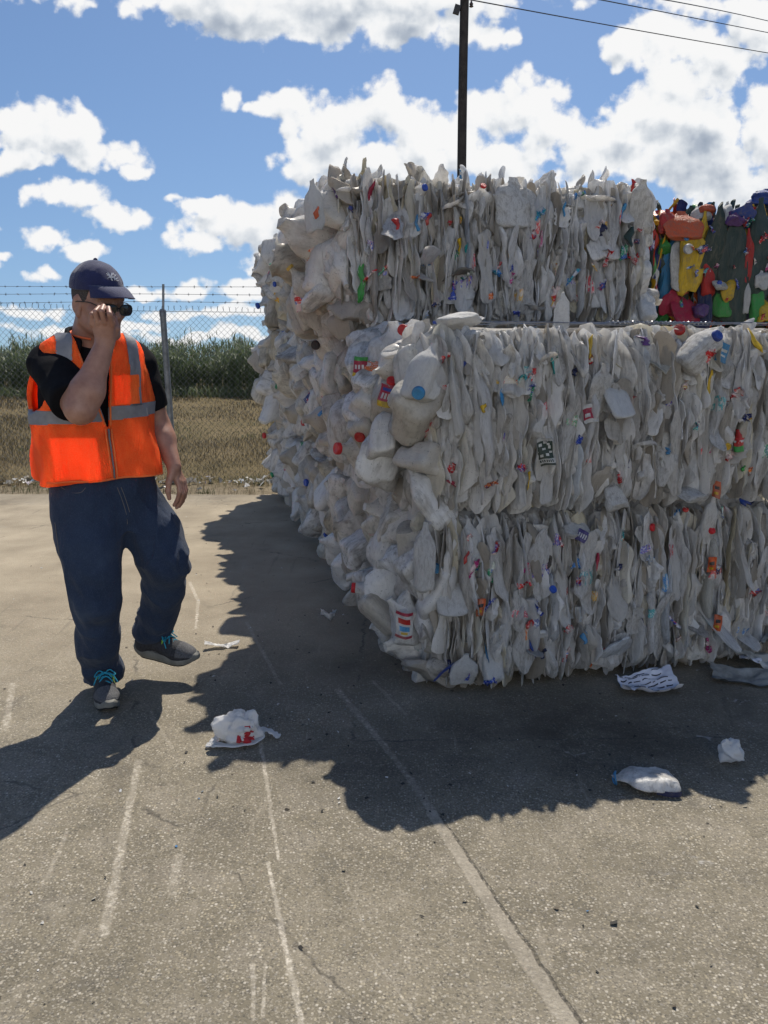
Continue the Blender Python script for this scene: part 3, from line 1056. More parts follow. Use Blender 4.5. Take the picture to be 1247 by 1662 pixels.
    def end(self, side=-1, parts=40, scale=(.85, 1.35), bulge=.10, step=.135, y0=None, y1=None):
        """round jugs bulging out of an end of the bale; side -1 is the left end"""
        rng, H, D = self.rng, self.H, self.D
        y0 = -D / 2 + .11 if y0 is None else y0
        y1 = D / 2 - .15 if y1 is None else y1
        for y in np.arange(y0, y1, .09):
            for z in np.arange(.06, H - .03, .12):
                self.bulk(STRIPS_LO[rng.integers(12)], eul(rng.normal(0, .3), rng.normal(0, .3), rng.uniform(0, 3)),
                          (side * (self.L / 2 - .03), y, z), (.10, .16, .26))
        cand = []
        for a, y in enumerate(np.arange(y0, y1 + .01, step)):
            for z in np.arange(.09 + (a % 2) * step * .45, H - .04, step * .95):
                yy = y + rng.normal(0, .02)
                zz = z + rng.normal(0, .02)
                fy, fz = abs(2 * yy / D), abs(2 * zz / H - 1)
                x = self.L / 2 + bulge * (1 - 1.5 * fy ** 3) * (1 - 1.4 * fz ** 4) - .065 + rng.normal(0, .018)
                s = rng.uniform(*scale)
                zz = min(max(zz, .08 * s), H - .105 * s)
                R = eul(rng.normal(0, .55) + (PI if rng.random() < .4 else 0), rng.normal(0, .5), rng.uniform(0, 2 * PI))
                if rng.random() < .22:
                    R = eul(0, side * (PI / 2 + rng.normal(0, .3)), rng.normal(0, .3)) @ eul(0, 0, rng.uniform(0, 6))   # foot or mouth outwards
                cand.append((R, (side * x, yy, zz), s))
        rank = sorted(range(len(cand)), key=lambda k: -(abs(cand[k][1][0]) + .12 * cand[k][2] - .15 * cand[k][1][1]))
        chosen = set(rank[:parts])
        for k, (R, t, s) in enumerate(cand):
            i = rng.integers(len(JUGS))
            if k in chosen:
                self.jug(i, R, t, s)
            else:
                self.bulk(JUGS[i], R, t, (s, s, s))

    def jug(self, i, R, t, s, label=None, cap=None, me=None, name='crushed_jug'):
        rng = self.rng
        s = (s, s, s) if np.isscalar(s) else s
        o = self.part(name, me or (ME_DYED_JUG if self.dyed else ME_JUG)[i], R, t, s)
        self.nparts += 1
        if label if label is not None else rng.random() < .22:
            lm = LAB_JUG[i][rng.integers(4)]
            if lm:
                link('label', lm, o)
        if cap if cap is not None else rng.random() < .18:
            link('cap', ME_CAP, o, mat4(align(JUGS[i][3]), JUGS[i][2], (1, 1, 1)))
        return o

    def top(self, x0, x1, y0, y1, parts=8, step=.085, lift=0.0, up=.25):
        """bottles lying over the upper edge, some of them sticking up"""
        rng, H = self.rng, self.H
        cand = []
        for x in np.arange(x0, x1, step):
            for y in np.arange(y0, y1, .10):
                cand.append((x + rng.normal(0, .02), y + rng.normal(0, .02)))
        ch = set(rng.permutation(len(cand))[:parts])
        for k, (x, y) in enumerate(cand):
            edge = max(0, -(y - self.ysurf(x, H * .97)) + .06)
            if rng.random() < up:
                i = rng.integers(len(STRIPS))
                s = (rng.uniform(.03, .06), rng.uniform(.07, .13), rng.uniform(.12, .22))
                R = eul(rng.normal(.2, .35), rng.normal(0, .4), rng.uniform(-.8, .8))
                t = (x, y, H + lift + s[2] * .12 - edge * .4)
                if k in ch:
                    self.part('crushed_bottle', (ME_DYED_STRIP if self.dyed else ME_STRIP)[i], R, t, s)
                    self.nparts += 1
                else:
                    self.bulk(STRIPS[i], R, t, s)
            else:
                i = rng.integers(len(FLATS))
                s = rng.uniform(.6, .95)
                R = eul(rng.normal(.15, .25), PI / 2 + rng.normal(0, .3), rng.uniform(0, 6))
                t = (x, y, H + lift - .025 - edge * .5 + rng.normal(0, .012))
                if k in ch:
                    o = self.part('flattened_jug', (ME_DYED_FLAT if self.dyed else ME_FLAT)[i], R, t, (s, s, s))
                    self.nparts += 1
                else:
                    self.bulk(FLATS[i], R, t, (s, s, s))

    def drape(self, x0, x1, parts=8, step=.03):
        """flattened bottles folded over the upper front edge"""
        rng, H = self.rng, self.H
        xs = np.arange(x0, x1, step)
        ch = set(rng.permutation(len(xs))[:parts])
        for k, x in enumerate(xs):
            i = rng.integers(NSH)
            ln = rng.uniform(.14, .30)
            s = (rng.uniform(.030, .050), rng.uniform(.06, .12), ln)
            R = eul(-rng.uniform(.25, .75), 0, 0) @ eul(0, rng.normal(0, .12), PI / 2 + rng.normal(0, .5))
            z = H - .022 - ln * .43 * math.cos(.5)
            t = (x + rng.normal(0, .01), self.ysurf(x, H * .86) + .030 + rng.normal(0, .012), z)
            if k in ch:
                self.part('crushed_bottle', ME_STRIP[i], R, t, s)
                self.nparts += 1
            else:
                self.bulk(STRIPS[i], R, t, s)

    def under(self, x0, x1, y0, y1, step=.10):
        """bottles hanging over the lower edge"""
        rng = self.rng
        for x in np.arange(x0, x1, step):
            for y in np.arange(y0, y1, .12):
                i = rng.integers(len(FLATS))
                self.bulk(FLATS[i], eul(rng.normal(0, .3), PI / 2 + rng.normal(0, .3), rng.uniform(0, 6)), (x + rng.normal(0, .02), y, .045 + abs(rng.normal(0, .02))), (.8,) * 3)

    def scraps(self, n, caps, x0=None, x1=None, out=0.0):
        """coloured labels, caps and handles showing between the bottles of the front face"""
        rng, H = self.rng, self.H
        x0 = -self.L / 2 + .06 if x0 is None else x0
        x1 = self.L / 2 - .06 if x1 is None else x1
        for k in range(n):
            x, z = rng.uniform(x0, x1), rng.uniform(.05, H - .03)
            me = SCRAPS[rng.integers(len(SCRAPS))]
            R = eul(rng.normal(0, .25), rng.normal(0, .5), rng.normal(0, .5))
            s = rng.uniform(.6, 1.25)
            self.later.append(('label_scrap', me, (x, -self.D, z), (0, 1, 0), R, s, .004, .55))
        for k in range(caps):
            x, z = rng.uniform(x0, x1), rng.uniform(.05, H - .05)
            R = eul(PI / 2 + rng.normal(0, .5), 0, rng.normal(0, .6))
            self.later.append(('bottle_cap', ME_CAP, (x, -self.D, z), (0, 1, 0), R, .85, -.004, .6))

    def core(self, inset=.07, x0=None, x1=None):
        """the packed middle of the bale"""
        rng = self.rng
        x0 = -self.L / 2 + inset if x0 is None else x0
        x1 = self.L / 2 - inset if x1 is None else x1
        n = 16
        g = np.sin(np.linspace(-1, 1, n) * PI / 2)
        # crumpled box: six displaced grids
        for ax in range(3):
            for sgn in (-1, 1):
                u, v = np.meshgrid(g, g, indexing='ij')
                P = np.zeros((n, n, 3))
                P[..., ax] = sgn
                P[..., (ax + 1) % 3] = u
                P[..., (ax + 2) % 3] = v
                P = P.reshape(-1, 3) * [(x1 - x0) / 2, self.D / 2 - inset, self.H / 2 - .004] + [(x0 + x1) / 2, 0, self.H / 2]
                e = np.abs(2 * P[:, 2] / self.H - 1) ** 5
                P[:, 1] *= 1 - .20 * e
                P[:, 0] = (x0 + x1) / 2 + (P[:, 0] - (x0 + x1) / 2) * (1 - .10 * e)
                P += .010 * np.stack([vnoise(P * 13, k) for k in range(3)], -1)
                self.mass.add(P, grid_faces(n, n, False))

    def pick(self, name, me, px_, py_, R, s=1.0, off=.0, lean=.7, kids=()):
        """lay a piece on whatever surface of the bale the photo shows at this pixel"""
        o = local(self, (0, 0, CAM_H))
        d = local(self, np.array([0, 0, CAM_H]) + ray(px_, py_)) - o
        self.later.append((name, me, tuple(o), tuple(d), R, s, off, lean, kids))

    def settle(self, dg):
        """find where the loose pieces touch the finished bale"""
        M = Matrix.Translation(self.root.location) @ self.root.rotation_euler.to_matrix().to_4x4()
        Mi = M.inverted()
        found = []
        for L in self.later:
            o, d = M @ Vector(L[2]), (M.to_3x3() @ Vector(L[3])).normalized()
            ok, loc, nor, _, ob, _ = SC.ray_cast(dg, o, d)
            if not ok or ob.parent is None:
                continue
            if nor.dot(d) > 0:
                nor = -nor
            q, n = np.array(Mi @ loc), np.array(Mi.to_3x3() @ nor)
            if q[1] > -self.D / 2 + .25 and q[0] > -self.L / 2 + .25:
                continue
            found.append((L, q, n))
        return found

    def lay(self, found):
        for L, q, n in found:
            name, me, _, d, R, s, off, lean = L[:8]
            kids = L[8] if len(L) > 8 else ()
            base = -unit(np.array(d) * [1, 1, 0])
            n2 = unit(n * lean + base * (1 - lean))
            turn = np.array(Vector((0, -1, 0)).rotation_difference(Vector(n2)).to_matrix())
            o = self.part(name, me, turn @ R, q + n2 * off, (s, s, s))
            for km in kids:
                link('print', km, o)

    def finish(self):
        mt = MAT_DYED if self.dyed else MAT_JUG
        o = self.mass.build('plastic_mass', mt, self.root, sharp=32)
        o['kind'] = 'stuff'
        return self.root

def scrap_mesh(seed):
    """a torn, creased piece of label film, about 3 x 6 cm, facing -y"""
    rng = np.random.default_rng(seed)
    n, m = 9, 7
    w, h = rng.uniform(.014, .035), rng.uniform(.03, .085)
    u, v = np.meshgrid(np.linspace(-.5, .5, m), np.linspace(-.5, .5, n))
    x = u * w * (1 + .5 * v * rng.uniform(-1, 1)) + .004 * rng.normal(size=u.shape) + .3 * w * np.sin(v * rng.uniform(2, 5))
    z = v * h + .004 * rng.normal(size=u.shape)
    y = .012 * np.sin(u * 5 + v * rng.uniform(-5, 5)) + .003 * rng.normal(size=u.shape)
    P = np.stack([x, y, z], -1).reshape(-1, 3)
    Q = P + [0, .0015, 0]
    F = grid_faces(n, m, False)
    return mesh_np('label_scrap', np.concatenate([P, Q]), np.concatenate([F, F[:, ::-1] + n * m]), MAT_LABEL, True)
SCRAPS = [scrap_mesh(900 + k) for k in range(14)]

# ---- the pile: rows run back from the front corner, turned 14 degrees
TH = R_(14)
U, Wd = np.array([math.cos(TH), math.sin(TH), 0]), np.array([-math.sin(TH), math.cos(TH), 0])
CORNER = np.array([.20, 3.56, 0.0])                       # foot of the near left corner
BL, BD, BH, PITCH_ROW = 1.80, 1.03, .775, 1.06

def place(row, tier, shift=0.0, fwd=0.0, L=BL, col=0):
    """middle of the underside of a bale"""
    return CORNER + Wd * (row * PITCH_ROW + BD / 2 + fwd) + U * (L / 2 + shift + col * (BL + .06)) + np.array([0, 0, tier * BH])

def local(B, p):
    """world point in the frame of a bale"""
    c, s = math.cos(-TH), math.sin(-TH)
    q = np.asarray(p) - np.array(B.root.location)
    return np.array([c * q[0] - s * q[1], s * q[0] + c * q[1], q[2]])

def on_front(B, px, py, out=0.0):
    """where the sight line through a photo pixel meets the front of a bale"""
    a, d = local(B, (0, 0, CAM_H)), local(B, np.array([0, 0, CAM_H]) + ray(px, py)) - local(B, (0, 0, CAM_H))
    t = (-(B.D / 2 + out) - a[1]) / d[1]
    return a + d * t

def on_end(B, px, py, out=0.0):
    a, d = local(B, (0, 0, CAM_H)), local(B, np.array([0, 0, CAM_H]) + ray(px, py)) - local(B, (0, 0, CAM_H))
    t = (-(B.L / 2 + out) - a[0]) / d[0]
    return a + d * t

def tinted(name, col, transl=.12, dirt=.45):
    return plastic_material(name, [(0, tuple(c * .9 for c in col)), (1, col)], transl=transl, dirt=dirt, rough=.4)

HUES = {'green': (.018, .042, .034), 'yellow': (.66, .43, .02), 'red': (.48, .025, .02), 'orange': (.62, .11, .03), 'blue': (.02, .06, .30), 'navy': (.012, .022, .085), 'sky': (.05, .26, .50),
        'white': (.72, .72, .70), 'grass': (.04, .30, .05), 'purple': (.12, .05, .20), 'black': (.015, .015, .018), 'teal': (.03, .34, .32), 'violet': (.05, .04, .20), 'milk': (.80, .79, .76), 'crimson': (.36, .015, .05)}
MAT_HUE = {k: tinted(k + '_plastic', v, .30 if k in ('milk', 'white') else .06) for k, v in HUES.items()}
UNIT_FLAT = [(normalise(f[0]), f[1]) for f in FLATS]
UNIT_JUG = [(normalise(f[0]), f[1]) for f in (jug_proto(800 + k, (.8, 1.1), folds=3, amp=.07) for k in range(13))]
_hero = {}

UNIT_DENT = [(normalise(f[0]), f[1]) for f in (jug_proto(840 + k, (.35, .75), folds=12, amp=.26) for k in range(13))]
def hero(B, kind, k, hue, t, size, R, name='flattened_jug', cap=None, labels=()):
    """one bottle placed by hand; size is (thickness, width, height) in metres"""
    key = (kind, k, hue)
    if key not in _hero:
        pr = (UNIT_FLAT if kind == 'flat' else UNIT_JUG if kind == 'jug' else UNIT_DENT if kind == 'dent' else STRIPS)[k]
        _hero[key] = mesh_np(name, pr[0], pr[1], MAT_HUE[hue], True, 28 if kind == 'dent' else 42)
    o = B.part(name, _hero[key], R, t, size)
    B.nparts += 1
    return o

def strip_mesh(k, hue, size):
    return mesh_np('coloured_scrap', STRIPS[k][0] * np.asarray(size), STRIPS[k][1], MAT_HUE[hue], True, 50)

GROUP = 'bales of crushed milky plastic bottles in the pile'
h = BL / 2
B = Bale(place(0, 0), TH, BL, BD, BH, 'dirty grey bale on the ground at the near corner of the pile', GROUP, 11)
B.cut = .010
B.core()
B.front(parts=62)
B.end(-1, parts=30, bulge=.10, scale=(.9, 1.3), step=.145)
B.scraps(34, 3)
bale_low = B
B = Bale(place(0, 1, shift=-.01, fwd=-.01), TH, BL, BD, BH - .01, 'bale with sunlit upper edge and loose wires on top, stacked on the near corner bale', GROUP, 12)
B.core()
B.front(parts=50)
B.end(-1, parts=20, bulge=.17, scale=(1.0, 1.45), step=.165, y0=-BD / 2 + .19)
B.scraps(30, 3)
B.drape(-h + .08, h - .04)
B.top(-h + .04, h, -BD / 2 + .10, BD / 2 - .1, parts=6, lift=-.05, up=0)
bale_mid = B
B = Bale(place(1, 2, shift=-.17, fwd=-.10, L=1.68), TH, 1.68, BD, .71, 'topmost bale of the second row with ragged upper edge below the utility pole', GROUP, 13)
B.core()
B.front(parts=58, flat_top=False)
B.end(-1, parts=18, bulge=.17, scale=(1.0, 1.5), step=.16)
B.end(1, parts=12, bulge=.06, scale=(.9, 1.25), step=.14, y1=-.1)
B.scraps(38, 2)
B.top(-.80, .84, -BD / 2 + .07, -BD / 2 + .32, parts=12, lift=.0, up=.28, step=.07)
B.top(-.80, .84, -BD / 2 + .32, BD / 2 - .1, parts=0, lift=-.03, up=.12, step=.12)
bale_high = B
names = {(1, 0): 'lowest bale of the second row behind the near corner bale', (1, 1): 'middle bale of the second row under the ragged top bale',
         (2, 0): 'lowest bale of the third row along the shaded side of the pile', (2, 1): 'middle bale of the third row along the shaded side', (2, 2): 'top bale of the third row just left of the ragged top bale',
         (3, 0): 'lowest bale of the fourth row, next to last along the shaded side', (3, 1): 'middle bale of the fourth row, next to last along the side', (3, 2): 'top bale of the fourth row, next to last against the sky',
         (4, 0): 'farthest lowest bale, at the end of the pile nearest the fence', (4, 1): 'farthest middle bale, at the end of the pile by the fence', (4, 2): 'farthest top bale, at the end of the pile over the fence wires'}
REST = []
for (row, tier), text in names.items():
    rg = np.random.default_rng(row * 7 + tier)
    B = Bale(place(row, tier, shift=rg.uniform(-.05, .07) + .03 * (row > 1) - .01 * tier), TH, BL, BD, BH, text, GROUP, 20 + row * 5 + tier)
    B.core()
    B.end(-1, parts=30 if row < 3 else 20, bulge=rg.uniform(.11, .15), scale=(.95, 1.4), step=.155)
    B.front(-h + .02, -h + .42, parts=12, step=.04)
    if tier == 2:
        B.top(-h + .04, h, -BD / 2 + .04, BD / 2, parts=0, lift=-.02, up=.2, step=.13)
    REST.append(B)
# two plain bales carry the coloured one
for tier, text in ((0, 'lowest bale behind the pile under the coloured bale'), (1, 'bale right under the coloured plastic bale')):
    B = Bale(place(2, tier, col=1), TH, BL, BD, BH, text, GROUP, 70 + tier)
    B.core(.04)
    B.front(-h + .02, h - .05, parts=0, step=.08, layers=False)
    REST.append(B)

# ---- bottles one can pick out on the sunlit bale
rng = np.random.default_rng(77)
B = bale_mid
FACE = lambda ry=0.0, rx=0.0, rz=0.0: eul(rx, ry, PI / 2 + rz)
for (px, py, out, k, hue, w, hh, ry, rz) in ((975, 632, .10, 0, 'milk', .13, .22, -.25, .25), (1003, 648, .13, 3, 'milk', .12, .21, .75, -.1), (885, 735, .10, 2, 'milk', .095, .24, -.25, .1),
                                            (1000, 805, .08, 6, 'milk', .12, .13, .5, .1), (1120, 800, .08, 4, 'milk', .16, .13, 1.2, .2),
                                            (740, 640, .07, 8, 'milk', .06, .36, .12, .6), (1085, 720, .08, 9, 'milk', .11, .22, .1, .2), (850, 600, .07, 10, 'milk', .07, .34, -.05, .4), (1035, 600, .07, 11, 'milk', .09, .2, .25, .3)):
    hero(B, 'flat', k, hue, on_front(B, px, py, out - .06), (.045, w, hh), FACE(ry, -.06, rz))
jug_lit = hero(B, 'jug', 3, 'milk', on_front(B, 1138, 566, .06), (.13, .14, .24), eul(.25, .75, .3), 'crushed_jug')
hero(B, 'jug', 6, 'milk', on_front(B, 690, 605, .02), (.11, .13, .24), eul(.1, .35, .5), 'crushed_jug')
hero(B, 'jug', 9, 'milk', on_end(B, 566, 695, .12), (.24, .26, .36), eul(.2, -.25, .5), 'crushed_jug')
hero(B, 'jug', 2, 'milk', on_end(B, 622, 735, .10), (.15, .17, .25), eul(-.4, .5, 1.5), 'crushed_jug')
hero(B, 'jug', 11, 'milk', on_end(B, 625, 590, .05), (.20, .20, .30), eul(.1, .2, .2), 'crushed_jug')
hero(B, 'flat', 1, 'milk', on_front(B, 750, 520, -.10), (.07, .15, .20), eul(0, PI / 2 - .2, .2), 'flattened_jug')
fin = hero(B, 'flat', 7, 'milk', on_front(B, 912, 506, -.12), (.02, .09, .17), FACE(.12, .1, .2), 'flattened_jug')
for (px, py, hue, w, hh, ry) in ((957, 562, 'yellow', .022, .10, .15), (1225, 553, 'yellow', .03, .13, -.45), (1152, 622, 'yellow', .02, .11, .1), (899, 595, 'teal', .016, .09, -.15), (816, 640, 'sky', .014, .10, .05),
                                 (753, 592, 'blue', .022, .03, 0), (933, 604, 'navy', .03, .035, 0), (1043, 553, 'purple', .07, .035, .2), (1200, 720, 'red', .03, .06, 0), (858, 780, 'yellow', .014, .08, .1), (1206, 760, 'grass', .02, .03, .1),
                                 (1210, 815, 'blue', .06, .03, .6), (1082, 733, 'sky', .04, .03, .6), (785, 662, 'yellow', .03, .04, .5), (1215, 815, 'navy', .05, .03, -.5), (733, 783, 'crimson', .05, .02, .4)):
    B.pick('coloured_scrap', strip_mesh(int(rng.integers(NSH, len(STRIPS))), hue, (w, .03, hh)), px, py, eul(0, ry, 0), 1.0, .004, .4)

def label_plate(B, px_, py_, R, w, hgt, rows, name='label'):
    """a printed label: a slightly bowed plate carrying coloured panels; rows = (x0, x1, z0, z1, hue) in label fractions"""
    rg = np.random.default_rng(int(px_ * 7 + py_))
    ph = rg.uniform(0, 6, 3)
    def sheet(x0, x1, z0, z1, off):
        n = 9
        u, v = np.meshgrid(np.linspace(x0, x1, n), np.linspace(z0, z1, n))
        y = -.009 * (1 - (2 * u - 1) ** 2) - off + .004 * np.sin(7 * v + 5 * u + ph[0]) + .003 * np.abs(np.sin(6 * u - 4 * v + ph[1]))
        P = np.stack([(u - .5) * w + .05 * w * np.sin(5 * v + ph[2]), y, (v - .5) * hgt + .04 * hgt * np.sin(4 * u + ph[0])], -1).reshape(-1, 3)
        Q = P + [0, .001, 0]
        F = grid_faces(n, n, False)
        return np.concatenate([P, Q]), np.concatenate([F, F[:, ::-1] + n * n])
    mes = [mesh_np(name if j == 0 else 'print', *sheet(*r[:4], .0007 * min(j, 3)), MAT_HUE[r[4]], True) for j, r in enumerate(rows)]
    B.pick(name, mes[0], px_, py_, R, 1.0, .009, .22, mes[1:])
tx = np.random.default_rng(4)
# dark green label with white foliage and a line of lettering
rows = [(0, 1, 0, 1, 'green'), (0, 1, .08, .26, 'white'), (0, 1, .90, 1, 'white')] + [(x, x + tx.uniform(.10, .22), z, z + tx.uniform(.06, .13), 'white') for x, z in ((.08, .72), (.30, .58), (.62, .74), (.74, .46), (.12, .34), (.50, .36), (.70, .62), (.40, .80))]
rows += [(x, x + .07, .13, .22, 'green') for x in (.06, .18, .30, .45, .57, .70, .84)]
label_plate(B, 886, 733, eul(-.05, -.25, .1), .062, .115, rows)
rows = [(0, 1, 0, 1, 'crimson'), (0, 1, 0, .25, 'yellow'), (.1, .9, .72, .86, 'blue')] + [(x, x + .1, .36, .62, 'white') for x in (.14, .30, .46, .62, .78)]
label_plate(B, 632, 642, eul(0, .15, 0), .085, .095, rows)
rows = [(0, 1, 0, 1, 'crimson'), (0, 1, 0, .2, 'yellow'), (0, 1, .8, 1, 'grass')] + [(x, x + .16, .4, .6, 'white') for x in (.1, .36, .64)]
label_plate(B, 585, 596, eul(0, .2, 0), .06, .09, rows)
rows = [(0, 1, 0, 1, 'white'), (0, 1, .88, 1, 'crimson'), (0, 1, 0, .1, 'crimson'), (.15, .85, .55, .76, 'red'), (.2, .8, .28, .46, 'sky'), (.3, .7, .16, .24, 'yellow')]
label_plate(bale_low, 656, 1013, eul(0, .1, 0), .075, .115, rows)
rows = [(0, 1, 0, 1, 'white'), (0, .9, .2, .8, 'crimson'), (.1, .5, .3, .5, 'white')]
label_plate(B, 958, 672, eul(0, -.25, .1), .055, .075, rows)
rows = [(0, 1, 0, 1, 'sky'), (.1, .9, .55, .7, 'white'), (.1, .8, .3, .4, 'white')]
label_plate(B, 1172, 572, eul(0, .2, .1), .05, .08, rows)
rows = [(0, 1, 0, 1, 'red'), (0, 1, .4, .5, 'white'), (0, 1, 0, .25, 'grass')]
label_plate(B, 1201, 715, eul(0, .05, 0), .04, .10, rows)
rows = [(0, 1, 0, 1, 'orange'), (.2, .8, .5, .7, 'black'), (.2, .7, .2, .35, 'yellow')]
for (px, py, bb) in ((1163, 795, bale_mid), (781, 985, bale_low), (1156, 915, bale_low), (1165, 1010, bale_low)):
    label_plate(bb, px, py, eul(0, .05, 0), .035, .075, rows)
rows = [(0, 1, 0, 1, 'violet')] + [(x, x + .12, .3, .7, 'white') for x in (.1, .32, .54, .76)]
label_plate(bale_low, 945, 870, eul(0, .4, 0), .045, .05, rows)
# caps that stand out
for (bb, px, py, hue, f, out, s) in ((bale_mid, 680, 637, 'sky', 1, .16, 1.3), (bale_mid, 585, 708, 'red', 0, .20, 1.25), (bale_mid, 1103, 536, 'red', 1, .13, 1.2), (bale_mid, 1163, 546, 'blue', 1, .10, 1.2), (bale_low, 880, 1028, 'white', 1, .07, 1.0),
                                     (bale_low, 874, 1104, 'blue', 1, .08, 1.1), (bale_low, 786, 1132, 'sky', 1, .06, 1.2), (bale_low, 708, 922, 'sky', 0, .05, 1.1), (bale_mid, 513, 560, 'black', 0, .12, 1.3), (bale_mid, 655, 536, 'red', 0, .02, 1.2)):
    me = ME_CAP.copy()
    me.materials[0] = MAT_HUE[hue]
    bb.pick('bottle_cap', me, px, py, eul(PI / 2, 0, 0), s, -.004, .75)
B = bale_low
for (px, py, out, k, w, hh, ry, rz) in ((735, 970, .06, 3, .15, .17, .5, -.5), (690, 905, .05, 0, .10, .30, .1, -.7), (752, 1085, .08, 5, .13, .16, -.3, 0), (800, 1075, .09, 8, .10, .18, .3, .1), (935, 860, .07, 2, .13, .10, 1.1, .1), (1150, 850, .08, 6, .09, .26, -.2, 0),
                                       (800, 900, .06, 9, .10, .24, 0, .2), (1050, 990, .05, 10, .08, .2, -.2, .1), (765, 880, .06, 11, .1, .2, .2, .2), (1190, 960, .05, 12, .09, .3, .15, .1)):
    hero(B, 'flat', k, 'milk', on_front(B, px, py, out - .06), (.05, w, hh), FACE(ry, 0, rz))
hero(B, 'jug', 4, 'milk', on_end(B, 615, 960, .08), (.16, .17, .25), eul(.1, .1, .4), 'crushed_jug')
hero(B, 'jug', 8, 'milk', on_end(B, 660, 1000, .06), (.15, .16, .26), eul(.05, .1, -.4), 'crushed_jug')
for (px, py, hue, w, hh, ry) in ((892, 912, 'black', .025, .06, 0), (757, 905, 'red', .02, .06, .2), (968, 915, 'crimson', .02, .10, .1), (790, 1060, 'sky', .01, .09, -.1), (862, 1050, 'blue', .015, .10, -.2), (720, 1090, 'blue', .012, .14, .7), (948, 1035, 'sky', .04, .06, .3), (882, 1060, 'navy', .025, .05, 0)):
    B.pick('coloured_scrap', strip_mesh(int(rng.integers(NSH, len(STRIPS))), hue, (w, .03, hh)), px, py, eul(0, ry, 0), 1.0, .004, .4)
B = bale_high
for (px, py, k, hue, w, hh, ry) in ((838, 330, 0, 'milk', .24, .26, .2), (510, 335, 4, 'milk', .10, .26, .15), (1040, 340, 6, 'milk', .14, .30, -.3), (745, 460, 7, 'milk', .17, .22, .3), (970, 470, 9, 'milk', .13, .2, .1), (655, 480, 2, 'milk', .12, .26, .2), (880, 345, 5, 'milk', .12, .26, 0), (1050, 500, 8, 'milk', .11, .14, .5)):
    hero(B, 'flat', k, hue, on_front(B, px, py, .02), (.06, w, hh), FACE(ry, 0, rng.normal(0, .2)))
for (px, py, hue, w, hh, ry) in ((587, 460, 'grass', .05, .19, .1), (744, 402, 'yellow', .03, .10, .1), (678, 362, 'sky', .035, .08, .2), (694, 357, 'red', .035, .07, .2), (642, 370, 'red', .05, .09, .1), (513, 345, 'orange', .03, .06, 0), (1010, 345, 'sky', .04, .09, .2), (916, 340, 'sky', .02, .08, .1), (1022, 385, 'green', .06, .12, .4),
                                 (975, 375, 'navy', .06, .08, .1), (545, 312, 'purple', .02, .07, -.3), (602, 310, 'crimson', .03, .12, .4), (748, 283, 'sky', .05, .04, .6), (570, 340, 'blue', .03, .03, .3), (1027, 302, 'red', .03, .07, .2)):
    B.pick('coloured_scrap', strip_mesh(int(rng.integers(NSH, len(STRIPS))), hue, (w, .03, hh)), px, py, eul(0, ry, 0), 1.0, .004, .4)

# steel baling wires lying on top of the sunlit bale, twisted together in the middle
B = bale_mid
for k in range(4):
    y = -BD / 2 + .10 + .05 * k
    pts = spline([(x, y + .01 * math.sin(x * 5 + k), B.H + .012 + .012 * abs(math.sin(x * 3 + k)) - (.05 if abs(x) > h - .08 else 0)) for x in np.linspace(-h + .02, h - .1, 14)], 60)
    mb = MB().tube(pts, .0024, 6)
    a = np.linspace(0, 24, 120)
    x0 = -.10 + .12 * k
    tw = np.stack([x0 + a * .011, y + .006 * np.cos(a * 3), B.H + .022 + .006 * np.sin(a * 3)], -1)
    mb.tube(tw, .0026, 5)
    B.part('baling_wire', mb.mesh('baling_wire', MAT_WIRE), np.eye(3), (0, 0, 0))

